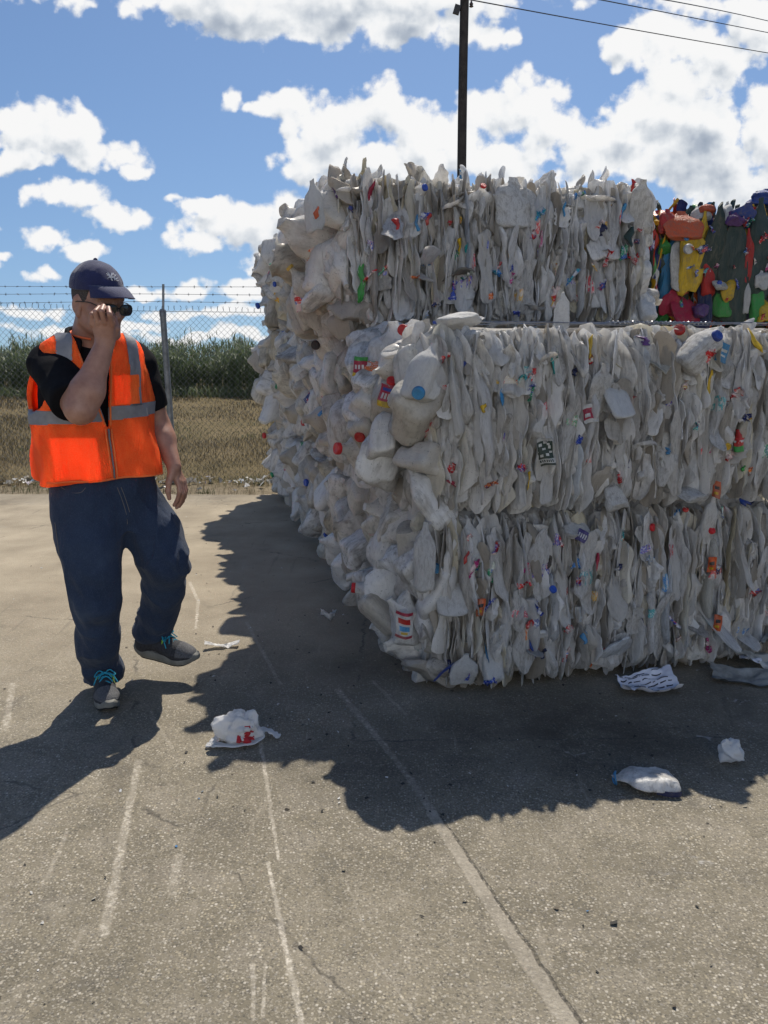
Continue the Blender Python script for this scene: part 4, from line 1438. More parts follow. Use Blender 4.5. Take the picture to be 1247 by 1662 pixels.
# ---- the bale of dyed plastic behind, on the right
B = Bale(place(2, 2, col=1, fwd=-.12), TH, BL, BD, BH - .03, 'bale of coloured plastic drums and jugs in dark green, yellow and red', None, 60, dyed=True)
B.core()
B.front(parts=40, step=.03)
B.scraps(40, 5)
B.top(-h + .05, h - .2, -BD / 2 + .06, -BD / 2 + .3, parts=10, lift=0, up=.35, step=.08)
B.end(-1, parts=10, bulge=.05)
for (px, py, kind, k, hue, wp, hp, ry, out) in ((1122, 425, 'dent', 0, 'yellow', 36, 92, -.08, .09), (1140, 400, 'flat', 2, 'yellow', 22, 90, -.12, .05), (1106, 425, 'flat', 3, 'white', 44, 80, .05, .06), (1092, 430, 'flat', 4, 'sky', 30, 110, -.1, .03),
                                               (1108, 366, 'flat', 5, 'orange', 56, 44, .5, .07), (1085, 360, 'flat', 6, 'red', 30, 34, .2, .04), (1160, 395, 'flat', 7, 'green', 38, 105, -.12, .08), (1170, 450, 'flat', 0, 'green', 28, 120, 0, .05), (1192, 440, 'flat', 10, 'green', 44, 170, 0, .10),
                                               (1232, 405, 'flat', 12, 'green', 42, 130, 0, .09), (1150, 440, 'flat', 8, 'red', 22, 70, .1, .06), (1142, 475, 'flat', 9, 'navy', 22, 110, .25, .05), (1110, 500, 'flat', 11, 'crimson', 46, 50, .5, .06), (1088, 490, 'flat', 13, 'crimson', 32, 40, -.2, .05),
                                               (1172, 490, 'flat', 1, 'grass', 24, 42, .1, .09), (1180, 468, 'dent', 5, 'yellow', 24, 40, .1, .09), (1168, 462, 'flat', 3, 'white', 22, 16, .9, .12), (1190, 354, 'dent', 6, 'purple', 26, 24, .9, .10), (1205, 350, 'flat', 8, 'blue', 36, 40, -.6, .10),
                                               (1180, 345, 'dent', 7, 'white', 22, 30, .2, .06), (1148, 338, 'flat', 4, 'orange', 22, 14, .6, .04), (1138, 345, 'dent', 9, 'white', 24, 26, .4, .02), (1215, 415, 'flat', 2, 'red', 14, 70, 0, .11), (1230, 490, 'flat', 6, 'grass', 24, 60, .2, .10), (1237, 505, 'dent', 10, 'yellow', 24, 36, .3, .10),
                                               (1234, 455, 'dent', 12, 'white', 16, 26, 0, .12), (1135, 505, 'dent', 2, 'purple', 22, 24, .4, .10), (1211, 480, 'flat', 5, 'white', 10, 50, 0, .11), (1200, 505, 'flat', 7, 'violet', 16, 44, .2, .06), (1080, 400, 'dent', 3, 'grass', 20, 16, .9, .04)):
    p = on_front(B, px, py, out)
    sc = np.linalg.norm(p - local(B, (0, 0, CAM_H))) / CAM_F
    o = hero(B, kind, k, hue, p, ((.05 if kind == 'flat' else .10), wp * sc * 1.15, hp * sc * 1.1), FACE(ry, 0, rng.normal(0, .15)), 'coloured_jug' if kind == 'dent' else 'flattened_drum')
me = ME_CAP.copy()
me.materials[0] = MAT_HUE['white']
B.part('bottle_cap', me, eul(PI / 2 + .1, 0, 0), on_front(B, 1116, 404, .17), (1.6,) * 3)
dyed_bale = B
# something blue and dark lies on top of it
t = on_front(B, 1243, 322, -.25)
hero(B, 'flat', 9, 'blue', (t[0], t[1], t[2]), (.16, .40, .12), eul(0, .1, PI / 2 + .2), 'flattened_drum')
hero(B, 'flat', 3, 'black', (t[0], t[1], t[2] - .09), (.2, .46, .14), eul(0, -.15, PI / 2), 'flattened_drum')

# ================================================================== fence, field, cane, pole and wires
FY = 9.16                                                     # the fence line
MAT_STEEL = plain('galvanised_steel', (.20, .215, .23), .55, .45, noise=30, var=.25, bump=(90, .15))
MAT_POSTP = plain('weathered_post', (.25, .265, .275), .6, .55, noise=12, var=.35, bump=(40, .2))

def fence():
    root = empty('chain_link_fence', (-2.22, FY, -.03), 'galvanised chain link fence topped with three barbed wires at the edge of the field', 'fence')
    ox = -2.22
    X0, X1 = -6.6, 3.2
    w, hh, r = .031, .031, .0021
    z0, z1 = .04, 1.80
    nk = int((z1 - z0) / hh)
    k = np.arange(nk + 1)
    mb = MB()
    ang = np.array([0, 2 * PI / 3, 4 * PI / 3])
    rng = np.random.default_rng(3)
    xs = np.arange(X0, X1, w)
    for i, x in enumerate(xs):
        sg = np.where((k + i) % 2 == 0, .5, -.5) * w
        sag = .02 * np.sin(x * 1.3) + .012 * np.sin(x * 3.1 + 1)
        px = x - ox + sg
        py = np.where((k + i) % 2 == 0, .003, -.003) + .025 * np.sin(x * .9 + k * .05)
        pz = z0 + k * hh + sag * k / nk
        P = np.stack([px, py, pz], -1)
        # twisted barbs standing up at the top
        last = P[-1]
        P = np.concatenate([P, [last + [.004 * rng.normal(), 0, .022]], [last + [.010 * rng.normal(), .004, .042]]])
        n = len(P)
        V = P[:, None] + r * np.stack([np.cos(ang), np.sin(ang), 0 * ang], -1)[None]
        mb.add(V.reshape(-1, 3), grid_faces(n, 3))
    mb.build('chain_link', MAT_STEEL, root)
    # posts
    for j, x in enumerate((-5.35, -2.225, .80)):
        pm = MB()
        lean = -.035 if j == 1 else .01
        n = 14
        zz = np.linspace(0, 1.74, n)
        pm.tube(np.stack([x - ox + .055 + lean * (zz / 1.74) * 1.2 - .035, np.full(n, .05), zz], -1), .031, 14)
        p = pm.build('post', MAT_POSTP, root)
        top = np.array([x - ox + .055 + lean * 1.2 - .035, .05, 1.74])
        am = MB()
        am.tube([top + [0, 0, -.03], top + [0, 0, .03], top + [.002, 0, .045]], [.036, .036, .024], 12)
        am.box(top + [.012, 0, .16], (.012, .045, .26), eul(0, .05, 0))
        am.box(top + [.017, -.02, .16], (.024, .006, .26), eul(0, .05, 0))
        am.build('barb_arm', MAT_STEEL, p)
    # tension wire along the top of the mesh
    tw = MB().tube(spline([(x - ox, -.006, 1.765 + .012 * math.sin(x * 1.3)) for x in np.linspace(X0, X1, 30)], 120), .0024, 5)
    tw.build('tension_wire', MAT_STEEL, root)
    for j, z in enumerate((1.855, 1.935, 2.01)):
        b = MB()
        pts = spline([(x - ox, .05, z + .006 * math.sin(x * 1.7 + j) - .008 * math.sin((x + 2.2) / 3.1 * PI) ** 2) for x in np.linspace(X0, X1, 24)], 160)
        b.tube(pts, .0022, 5)
        for x in np.arange(X0 + .03 * j, X1, .125):
            u = (x - X0) / (X1 - X0) * 159
            c = pts[min(159, int(u))]
            for q in range(2):
                d = unit(np.random.default_rng(abs(int(x * 1000)) + q + j * 7).normal(size=3) * [.35, .8, 1])
                b.tube([c - d * .017, c + d * .017], .0015, 3)
            b.tube([c - [.009, 0, 0], c + [.009, 0, 0]], .0042, 5)
        b.build('barbed_wire', MAT_STEEL, root)
fence()

def leaf_material(name, stops, transl=.35, rough=.6):
    m, T, b = new_mat(name)
    at_ = T.add('ShaderNodeAttribute')
    at_.attribute_name = 'piece'
    col = T.ramp(at_.outputs['Fac'], stops)
    T.put(b.inputs['Base Color'], col)
    b.inputs['Roughness'].default_value = rough
    b.inputs['Specular IOR Level'].default_value = .25
    tr = T.add('ShaderNodeBsdfTranslucent')
    T.put(tr.inputs[0], col)
    mx = T.add('ShaderNodeMixShader')
    mx.inputs[0].default_value = transl
    T.put(mx.inputs[1], b.outputs[0])
    T.put(mx.inputs[2], tr.outputs[0])
    T.put(m.node_tree.nodes['Material Output'].inputs[0], mx.outputs[0])
    return m

def blades(base, hgt, width, bend, az, seg, val):
    """many leaf blades at once: base (n,3), height, width, bend outward, direction"""
    n = len(base)
    t = np.linspace(0, 1, seg + 1)
    d = np.stack([np.cos(az), np.sin(az), np.zeros(n)], -1)
    sd = np.stack([-np.sin(az), np.cos(az), np.zeros(n)], -1)
    P = base[:, None] + d[:, None] * (bend[:, None] * t ** 2)[..., None] + np.array([0, 0, 1.0]) * (hgt[:, None] * (t - .30 * (bend / (hgt + 1e-6))[:, None] * t ** 3))[..., None]
    wd = (width[:, None] * (1 - t ** 1.6) * np.minimum(1, .4 + 2 * t))[..., None] * .5
    L, Rr = P - sd[:, None] * wd, P + sd[:, None] * wd
    V = np.stack([L, Rr], 2).reshape(-1, 3)                       # n, seg+1, 2
    i = np.arange(n)[:, None] * (seg + 1) * 2
    s = np.arange(seg)[None] * 2
    F = np.stack([i + s, i + s + 1, i + s + 3, i + s + 2], -1).reshape(-1, 4)
    A = np.repeat(val, (seg + 1) * 2)
    return V, F, A

def blade_object(name, parts, mat, kind='stuff'):
    V = np.concatenate([p[0] for p in parts])
    A = np.concatenate([p[2] for p in parts])
    F, k = [], 0
    for p in parts:
        F.append(p[1] + k)
        k += len(p[0])
    me = mesh_np(name, V, np.concatenate(F), mat, False)
    me.attributes.new('piece', 'FLOAT', 'POINT').data.foreach_set('value', A.astype(np.float32))
    return tag(link(name, me), kind=kind)

def vegetation():
    rng = np.random.default_rng(8)
    dry = leaf_material('dry_grass_blade', [(0, (.080, .068, .036)), (.3, (.140, .112, .062)), (.55, (.195, .155, .098)), (.75, (.29, .235, .16)), (.88, (.105, .118, .045)), (1, (.065, .092, .034))], .25)
    ps = []
    # grass thins out with distance as it covers fewer pixels
    for (y0, y1, n, h0, h1, w) in ((9.25, 11, 15000, .05, .16, .008), (11, 14, 18000, .06, .18, .011), (14, 18, 17000, .07, .20, .016), (18, 23, 15000, .09, .26, .024)):
        y = rng.uniform(y0, y1, n)
        x = rng.uniform(-.56 * y1 - .4, .12 * y1, n)
        cl = fbm(np.stack([x * .8, y * .8, 0 * x], -1), 3, 5)
        keep = rng.random(n) < np.clip(.72 + .5 * cl, .12, 1)
        x, y, cl = x[keep], y[keep], cl[keep]
        m = len(x)
        hg = rng.uniform(h0, h1, m) * (.46 + .30 * cl)
        val = np.clip(.26 + .22 * rng.normal(size=m) + .30 * fbm(np.stack([x * .5, y * .5, 0 * x], -1), 2, 9), 0, 1)
        green = (fbm(np.stack([x * .35 + 9, y * .6, 0 * x], -1), 2, 19) > .28) & (rng.random(m) < .55)
        val[green] = rng.uniform(.84, 1.0, green.sum())
        val[val > .8] *= 1
        ps.append(blades(np.stack([x, y, np.full(m, -.03)], -1), hg, np.full(m, w), rng.uniform(.2, 1.0, m) * hg, rng.uniform(0, 2 * PI, m), 2, val))
    blade_object('dry_grass', ps, dry)
    # tufts along the sandy verge in front of the fence and against its foot
    ps = []
    for k in range(85):
        cx = rng.uniform(-4.6, .6)
        cy = rng.choice([rng.uniform(8.46, 8.62), rng.uniform(9.0, 9.35), rng.uniform(8.5, 9.2)], p=[.45, .40, .15])
        m = int(rng.integers(15, 60))
        r = rng.uniform(.03, .16)
        b = np.stack([cx + rng.normal(0, r * 1.6, m), cy + rng.normal(0, r * .5, m), np.full(m, -.03)], -1)
        hg = rng.uniform(.03, .12, m)
        ps.append(blades(b, hg, np.full(m, .007), rng.uniform(.2, 1.1, m) * hg, rng.uniform(0, 2 * PI, m), 2, np.clip(rng.choice([.45, .62, .93]) + .15 * rng.normal(size=m), 0, 1)))
    blade_object('grass_tufts', ps, dry)
    # tall cane at the far side of the field
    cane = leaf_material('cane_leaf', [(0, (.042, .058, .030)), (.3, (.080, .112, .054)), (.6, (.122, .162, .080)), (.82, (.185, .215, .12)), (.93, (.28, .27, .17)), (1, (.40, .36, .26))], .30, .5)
    ps = []
    n = 5200
    x = rng.uniform(-15.5, 3.0, n)
    y = 21.8 + rng.random(n) ** 1.3 * 5.5
    y += .5 * np.sin(x * 1.1) + .35 * np.sin(x * 2.7 + 1)
    top = .98 + .24 * fbm(np.stack([x * .9, y * .4, 0 * x], -1), 3, 31) + .02 * (y - 22) + .09 * rng.normal(size=n) + .25 * (rng.random(n) < .05)
    top = np.clip(top, .5, 1.62)
    # stalks
    m = n
    ps.append(blades(np.stack([x, y, np.full(m, -.03)], -1), top * 1.02, np.full(m, .022), rng.uniform(0, .12, m), rng.uniform(0, 2 * PI, m), 3, np.clip(.35 + .2 * rng.normal(size=m), 0, 1)))
    for rep in range(9):
        f = rng.uniform(.10, 1.0, n) ** .75
        b = np.stack([x + rng.normal(0, .04, n), y + rng.normal(0, .04, n), top * f - .05], -1)
        hg = rng.uniform(.12, .34, n) * np.where(f > .85, .9, 1)
        bd = rng.uniform(.08, .42, n)
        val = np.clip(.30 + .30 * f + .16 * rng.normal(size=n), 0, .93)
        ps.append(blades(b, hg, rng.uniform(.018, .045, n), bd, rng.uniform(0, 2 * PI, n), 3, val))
    # pale seed heads on some tops
    s = rng.random(n) < .16
    m = s.sum()
    b = np.stack([x[s], y[s], top[s] - .04], -1)
    for rep in range(4):
        ps.append(blades(b, rng.uniform(.10, .24, m), np.full(m, .014), rng.uniform(0, .08, m), rng.uniform(0, 2 * PI, m), 2, np.clip(.80 + .12 * rng.normal(size=m), 0, 1)))
    # low bright green weeds at its foot
    m = 5000
    xx = rng.uniform(-15, 3, m)
    yy = 21.2 + rng.uniform(0, .9, m) + .5 * np.sin(xx * 1.1)
    hg = rng.uniform(.1, .40, m)
    ps.append(blades(np.stack([xx, yy, np.full(m, -.03)], -1), hg, np.full(m, .035), rng.uniform(.3, 1, m) * hg, rng.uniform(0, 2 * PI, m), 2, np.clip(.62 + .18 * rng.normal(size=m), 0, .95)))
    blade_object('cane_field', ps, cane)
    # wind-blown scraps caught along the foot of the fence
    mb = MB()
    for k in range(420):
        x = rng.uniform(-5, .8)
        y = rng.choice([rng.normal(9.12, .06), rng.normal(9.25, .18), rng.normal(8.8, .2)], p=[.6, .28, .12])
        s = rng.uniform(.008, .035) * (1.6 if rng.random() < .12 else 1)
        V = rng.normal(size=(4, 3)) * [.3, .3, .12] + [[-1, -.6, 0], [1, -.5, 0], [.9, .7, .2], [-.8, .6, .1]]
        V = V * s @ eul(rng.normal(0, .5), rng.normal(0, .5), rng.uniform(0, 6)).T + [x, y, -.015 + s * .6]
        mb.add(V, np.array([[0, 1, 2, 3]]), rng.random() * .999 + .001)
    o = mb.build('blown_litter', plastic_material('blown_scraps', [(0, (.75, .74, .70)), (.5, (.62, .60, .56)), (.72, (.20, .17, .13)), (.85, (.05, .05, .05)), (.93, (.30, .40, .55)), (1, (.5, .1, .06))], .2, .4), None, smooth=False)
    o['kind'] = 'stuff'
vegetation()

def pole():
    b = at(750, 270, 25.0)
    x0 = b[0]
    root = empty('utility_pole', (x0, 25, -.03), 'dark wooden utility pole rising behind the ragged top bale', 'utility pole')
    m = plain('creosoted_wood', (.045, .038, .034), .85, noise=6, var=.4, bump=(25, .5))
    n = 30
    z = np.linspace(0, 11.2, n)
    mb = MB().tube(np.stack([.012 * np.sin(z * .6), 0 * z, z], -1), .135 - .0022 * z, 16)
    mb.build('pole_shaft', m, root)
    a = MB()
    a.box((-.12, -.17, 10.42), (.10, .12, 2.0), None)
    mm = MB()
    mm.box((0, -.20, 10.35), (.12, .10, 2.6), eul(0, PI / 2, .9))
    mm.build('crossarm', m, root)
    ins = MB()
    V, F = closed_rings(np.concatenate([np.stack([r * np.cos(np.linspace(0, 2 * PI, 14, endpoint=False)), r * np.sin(np.linspace(0, 2 * PI, 14, endpoint=False)), np.full(14, zz)], -1) for r, zz in ((.03, 0), (.06, .02), (.035, .05), (.055, .08), (.03, .11), (.02, .15))]), 6, 14)
    ins.add(V + [-.20, -.05, 9.62], F).add(V + [.17, -.03, 9.78], F)
    ins.build('insulator', plain('glazed_ceramic', (.08, .06, .055), .25), root)
    br = MB()
    br.box((-.20, -.05, 9.72), (.16, .10, .22), eul(0, .3, 0))
    br.build('bracket', plain('dark_bracket', (.05, .05, .055), .6, .4), root)
    wm = plain('black_cable', (.02, .02, .022), .6)
    # three cables running off to the right, each sagging a little
    specs = [((760, -1), (1000, 43), (1247, 86), 'lowest of the three overhead cables, starting at the utility pole'), ((930, -9), (1100, 24), (1247, 53), 'middle one of the three overhead cables crossing the white cloud'), ((1040, -7), (1150, 13), (1247, 34), 'highest of the three overhead cables in the corner of the sky')]
    for k, (p0, p1, p2, text) in enumerate(specs):
        Y0, Y1 = 25.0 + .3 * k, 42.0 + k
        pts = []
        e = [(p2[i] - p0[i]) for i in (0, 1)]
        for f in np.linspace(-.02 if k == 0 else -.9, 1.6, 40):
            u = p0[0] + e[0] * f
            # quadratic through the three picked points
            s0, s1, s2 = 0, (p1[0] - p0[0]) / e[0], 1
            v = p0[1] * ((f - s1) * (f - s2)) / ((s0 - s1) * (s0 - s2)) + p1[1] * ((f - s0) * (f - s2)) / ((s1 - s0) * (s1 - s2)) + p2[1] * ((f - s0) * (f - s1)) / ((s2 - s0) * (s2 - s1))
            if k and f < 0:
                v = p0[1] + (p1[1] - p0[1]) / s1 * f
            pts.append(at(u, v, Y0 + (Y1 - Y0) * f))
        o = MB().tube(np.array(pts), .016, 6).build('overhead_cable', wm)
        tag(o, text, 'cable', 'overhead cables')
pole()

# ================================================================== the man
class Field:
    """signed distances on a grid, meshed with surface nets"""
    def __init__(self, lo, hi, h):
        self.lo, self.h = np.asarray(lo, float), h
        self.n = np.ceil((np.asarray(hi) - self.lo) / h).astype(int) + 1
        self.V = np.full(self.n, .2, dtype=np.float32)

    def block(self, lo, hi):
        a = np.clip(np.floor((np.asarray(lo) - self.lo) / self.h).astype(int), 0, self.n)
        b = np.clip(np.ceil((np.asarray(hi) - self.lo) / self.h).astype(int) + 1, 0, self.n)
        sl = tuple(slice(x, y) for x, y in zip(a, b))
        ax = [self.lo[i] + self.h * np.arange(a[i], b[i]) for i in range(3)]
        P = np.stack(np.meshgrid(*ax, indexing='ij'), -1)
        return sl, P

    def add(self, prim, k=0.0, target=None):
        fn, lo, hi = prim
        m = k + 3 * self.h
        sl, P = self.block(np.asarray(lo) - m, np.asarray(hi) + m)
        V = self.V if target is None else target
        if 0 in V[sl].shape:
            return self
        V[sl] = smin(V[sl], fn(P).astype(np.float32), k)
        return self

    def cut(self, prim, k=0.0):
        fn, lo, hi = prim
        m = k + 3 * self.h
        sl, P = self.block(np.asarray(lo) - m, np.asarray(hi) + m)
        self.V[sl] = -smin(-self.V[sl], fn(P).astype(np.float32), k)
        return self

    def mesh(self):
        V, h = self.V, self.h
        nx, ny, nz = V.shape
        ins = V < 0
        c = [ins[i:nx - 1 + i, j:ny - 1 + j, k:nz - 1 + k] for i in (0, 1) for j in (0, 1) for k in (0, 1)]
        s = sum(x.astype(np.int8) for x in c)
        act = (s > 0) & (s < 8)
        idx = np.full(act.shape, -1, dtype=np.int64)
        A = np.argwhere(act)
        idx[act] = np.arange(len(A))
        corner = np.array([[i, j, k] for i in (0, 1) for j in (0, 1) for k in (0, 1)])
        vals = np.stack([V[A[:, 0] + q[0], A[:, 1] + q[1], A[:, 2] + q[2]] for q in corner], 1)
        acc, cnt = np.zeros((len(A), 3)), np.zeros(len(A))
        for a in range(8):
            for b in range(a + 1, 8):
                if np.abs(corner[a] - corner[b]).sum() != 1:
                    continue
                va, vb = vals[:, a], vals[:, b]
                x = (va < 0) != (vb < 0)
                t = va[x] / (va[x] - vb[x])
                acc[x] += corner[a] + t[:, None] * (corner[b] - corner[a])
                cnt[x] += 1
        Pv = self.lo + h * (A + acc / np.maximum(cnt, 1)[:, None])
        quads = []
        for ax in range(3):
            o1, o2 = (ax + 1) % 3, (ax + 2) % 3
            a0 = [slice(1, -1)] * 3
            a1 = [slice(1, -1)] * 3
            a0[ax], a1[ax] = slice(0, -1), slice(1, None)
            p, q = ins[tuple(a0)], ins[tuple(a1)]
            E = np.argwhere(p != q)
            off = np.ones(3, int)
            off[ax] = 0
            fwd = p[tuple(E.T)]
            E = E + off
            d1, d2 = np.eye(3, dtype=int)[o1], np.eye(3, dtype=int)[o2]
            g = lambda e: idx[e[:, 0], e[:, 1], e[:, 2]]
            f = np.stack([g(E - d1 - d2), g(E - d2), g(E), g(E - d1)], 1)
            f[~fwd] = f[~fwd][:, ::-1]
            quads.append(f)
        Q = np.concatenate(quads)
        Q = Q[(Q >= 0).all(1)]
        return Pv, Q

def smin(a, b, k):
    if k <= 0:
        return np.minimum(a, b)
    h = np.clip(k - np.abs(a - b), 0, None) / k
    return np.minimum(a, b) - h * h * k * .25

def cone(a, b, ra, rb):
    a, b = np.asarray(a, float), np.asarray(b, float)
    def fn(P):
        ba = b - a
        t = np.clip(((P - a) @ ba) / (ba @ ba + 1e-12), 0, 1)
        return np.linalg.norm(P - a - t[..., None] * ba, axis=-1) - (ra + (rb - ra) * t)
    r = max(ra, rb)
    return fn, np.minimum(a, b) - r, np.maximum(a, b) + r

def ell(c, r, M=None):
    c, r = np.asarray(c, float), np.asarray(r, float)
    def fn(P):
        q = P - c
        if M is not None:
            q = q @ M                         # columns of M are the local axes
        k0 = np.linalg.norm(q / r, axis=-1)
        k1 = np.linalg.norm(q / (r * r), axis=-1)
        return k0 * (k0 - 1) / (k1 + 1e-9)
    return fn, c - r.max(), c + r.max()

def laplace(V, F, it=1, w=.5):
    for _ in range(it):
        s, n = np.zeros_like(V), np.zeros(len(V))
        for a in range(4):
            np.add.at(s, F[:, a], V[F[:, (a + 1) % 4]])
            np.add.at(n, F[:, a], 1)
            np.add.at(s, F[:, (a + 1) % 4], V[F[:, a]])
            np.add.at(n, F[:, (a + 1) % 4], 1)
        V = V * (1 - w) + w * s / np.maximum(n, 1)[:, None]
    return V

CF = np.array([0, math.cos(PITCH), -math.sin(PITCH)])
def px(n, p):
    """n photo pixels, in metres, at the distance of p"""
    return n * float((np.asarray(p) - [0, 0, CAM_H]) @ CF) / CAM_F

MAN_Y = 3.58
BYAW = R_(30)
BF = np.array([math.sin(BYAW), -math.cos(BYAW), 0])           # the way the chest faces
BLft = np.array([math.cos(BYAW), math.sin(BYAW), 0])          # his left

def loft(rows, n=2.4):
    """body section by height; rows = (point, half width, half depth), top to bottom"""
    rows = sorted(rows, key=lambda r: r[0][2])
    Z = np.array([r[0][2] for r in rows])
    Cx, Cy = np.array([r[0][0] for r in rows]), np.array([r[0][1] for r in rows])
    Aa, Bb = np.array([r[1] for r in rows]), np.array([r[2] for r in rows])
    zz = np.linspace(Z[0], Z[-1], 200)
    def sm(y):
        v = np.interp(zz, Z, y)
        for _ in range(3):
            v = np.convolve(np.pad(v, 4, mode='edge'), np.ones(9) / 9, mode='valid')
        return v
    tab = [sm(y) for y in (Cx, Cy, Aa, Bb)]
    def fn(P):
        z = P[..., 2]
        cx, cy, a, b = (np.interp(z, zz, t) for t in tab)
        q = np.stack([P[..., 0] - cx, P[..., 1] - cy], -1)
        s, t = q @ BLft[:2], q @ BF[:2]
        rr = (np.abs(s / a) ** n + np.abs(t / b) ** n + 1e-9) ** (1 / n)
        d = (rr - 1) * np.minimum(a, b) * .85
        return np.maximum(d, np.maximum(Z[0] - z, z - Z[-1]))
    m = max(Aa.max(), Bb.max()) + .05
    lo = np.array([Cx.min() - m, Cy.min() - m, Z[0] - .02])
    hi = np.array([Cx.max() + m, Cy.max() + m, Z[-1] + .02])
    def st(P):
        """sideways and forward place of points in the section they lie in"""
        z = P[:, 2]
        q = np.stack([P[:, 0] - np.interp(z, zz, tab[0]), P[:, 1] - np.interp(z, zz, tab[1])], -1)
        return q @ BLft[:2], q @ BF[:2]
    return fn, lo, hi, st

def T3(p):
    return at(*p)

def build_man():
    MY = MAN_Y
    root_p = gp(185, 1120)
    root = empty('person', (root_p[0], root_p[1], 0), 'man in orange safety vest, blue cap and jeans, hand raised to his sunglasses', 'person')
    RW = np.array([root_p[0], root_p[1], 0.0])

    def put(name, V, F, mat, parent=root, it=1, w=.4, sharp=None):
        if it:
            V = laplace(V, F, it, w)
        o = link(name, mesh_np(name, V - RW, F, mat, True, sharp), parent)
        return o

    def zc(y, Y=MY):
        return at(150, y, Y)[2]

    # ---------------- materials
    skin, T, b = new_mat('sunburnt_skin')
    tc = T.add('ShaderNodeTexCoord').outputs['Object']
    n = T.noise(tc, 22, 5, .6)
    c = T.ramp(n, [(.3, (.33, .165, .115)), (.55, (.42, .225, .16)), (.75, (.47, .27, .20))])
    c = T.mix(T.smooth(T.noise(tc, 260, 2, .6), .5, .75, 0, .25), c, (.27, .13, .09))
    T.put(b.inputs['Base Color'], c)
    b.inputs['Roughness'].default_value = .48
    b.inputs['Subsurface Weight'].default_value = .12
    b.inputs['Subsurface Radius'].default_value = (.8, .3, .15)
    b.inputs['Subsurface Scale'].default_value = .01
    bn = T.add('ShaderNodeBump')
    bn.inputs['Strength'].default_value = .25
    bn.inputs['Distance'].default_value = .003
    T.put(bn.inputs['Height'], T.noise(tc, 140, 3, .6))
    T.put(b.inputs['Normal'], bn.outputs[0])
    black = plain('black_cotton', (.010, .010, .012), .92, spec=.12, noise=80, bump=(300, .3))
    # denim: diagonal twill, worn paler in patches
    denim, T, b = new_mat('denim')
    tc = T.add('ShaderNodeTexCoord').outputs['Object']
    wv = T.noise(T.vmath('MULTIPLY', tc, (1, 1, .35)), 420, 2, .6)
    wear = T.noise(tc, 5, 4, .6)
    c = T.ramp(wear, [(.3, (.018, .029, .058)), (.6, (.030, .048, .090)), (.8, (.055, .082, .135))])
    c = T.mix(T.smooth(wv, .45, .7, 0, .35), c, (.08, .11, .165))
    T.put(b.inputs['Base Color'], c)
    b.inputs['Roughness'].default_value = .85
    b.inputs['Specular IOR Level'].default_value = .2
    b.inputs['Sheen Weight'].default_value = .1
    bn = T.add('ShaderNodeBump')
    bn.inputs['Strength'].default_value = .35
    bn.inputs['Distance'].default_value = .004
    T.put(bn.inputs['Height'], T.math('ADD', wv, T.math('MULTIPLY', T.noise(T.vmath('MULTIPLY', tc, (1, 1, .6)), 15, 3, .55, 2.2), 4.0)))
    T.put(b.inputs['Normal'], bn.outputs[0])
    # hi-vis mesh cloth
    vestm, T, b = new_mat('hi_vis_mesh')
    tc = T.add('ShaderNodeTexCoord').outputs['Object']
    wv = T.noise(tc, 330, 2, .5)
    fold = T.noise(T.vmath('MULTIPLY', tc, (1, 1, .35)), 13, 4, .6, .8)
    c = T.ramp(wv, [(.35, (1.0, .13, .022)), (.65, (1.0, .20, .045))])
    # fold shading painted in by noise, plus dark shirt showing through the net
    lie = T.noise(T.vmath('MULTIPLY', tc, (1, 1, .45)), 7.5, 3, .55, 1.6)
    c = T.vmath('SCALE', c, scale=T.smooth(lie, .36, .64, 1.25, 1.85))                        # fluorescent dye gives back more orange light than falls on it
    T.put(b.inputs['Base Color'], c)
    b.inputs['Roughness'].default_value = .7
    b.inputs['Specular IOR Level'].default_value = .25
    bn = T.add('ShaderNodeBump')
    bn.inputs['Strength'].default_value = .8
    bn.inputs['Distance'].default_value = .02
    T.put(bn.inputs['Height'], T.math('ADD', T.math('MULTIPLY', fold, 1.2), T.math('MULTIPLY', wv, .12)))
    T.put(b.inputs['Normal'], bn.outputs[0])
    tr = T.add('ShaderNodeBsdfTranslucent')
    T.put(tr.inputs[0], c)
    T.put(tr.inputs[1], bn.outputs[0])
    mx = T.add('ShaderNodeMixShader')
    mx.inputs[0].default_value = .45
    T.put(mx.inputs[1], b.outputs[0])
    T.put(mx.inputs[2], tr.outputs[0])
    T.put(vestm.node_tree.nodes['Material Output'].inputs[0], mx.outputs[0])
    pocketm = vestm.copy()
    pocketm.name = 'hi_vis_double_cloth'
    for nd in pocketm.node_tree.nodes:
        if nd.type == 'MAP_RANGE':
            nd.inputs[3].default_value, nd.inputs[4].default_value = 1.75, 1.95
    vtrim = plain('vest_binding', (1.0, .20, .045), .6, noise=60)
    reflect = plain('silver_reflective_tape', (.25, .245, .255), .5, .15, noise=40, bump=(60, .2))
    capm = plain('navy_twill', (.022, .026, .085), .85, spec=.25, noise=50, bump=(260, .3), sheen=.3)
    thread = plain('grey_embroidery', (.55, .56, .60), .7)
    glass_m = plain('dark_lens', (.008, .008, .010), .12, spec=.6)
    frame_m = plain('black_frame', (.012, .012, .013), .35)
    shoe_m = plain('grey_mesh_upper', (.035, .036, .042), .8, noise=120, var=.5, bump=(260, .5))
    shoe_l = plain('pale_grey_toe_mesh', (.10, .10, .105), .8, noise=160, var=.4, bump=(260, .5))
    sole_m = plain('worn_foam_sole', (.20, .195, .17), .75, noise=25, var=.3)
    sole_d = plain('black_outsole', (.02, .02, .02), .8)
    lace_m = plain('teal_laces', (.02, .30, .42), .7)
    lace_g = plain('lime_loops', (.28, .55, .05), .7)
    hair_m = plain('short_greying_hair', (.075, .062, .055), .8, noise=220, var=.6, bump=(350, .6))
    zip_m = plain('grey_zip', (.22, .21, .22), .45, .5)
    cord_m = plain('orange_cord', (.80, .16, .05), .6)

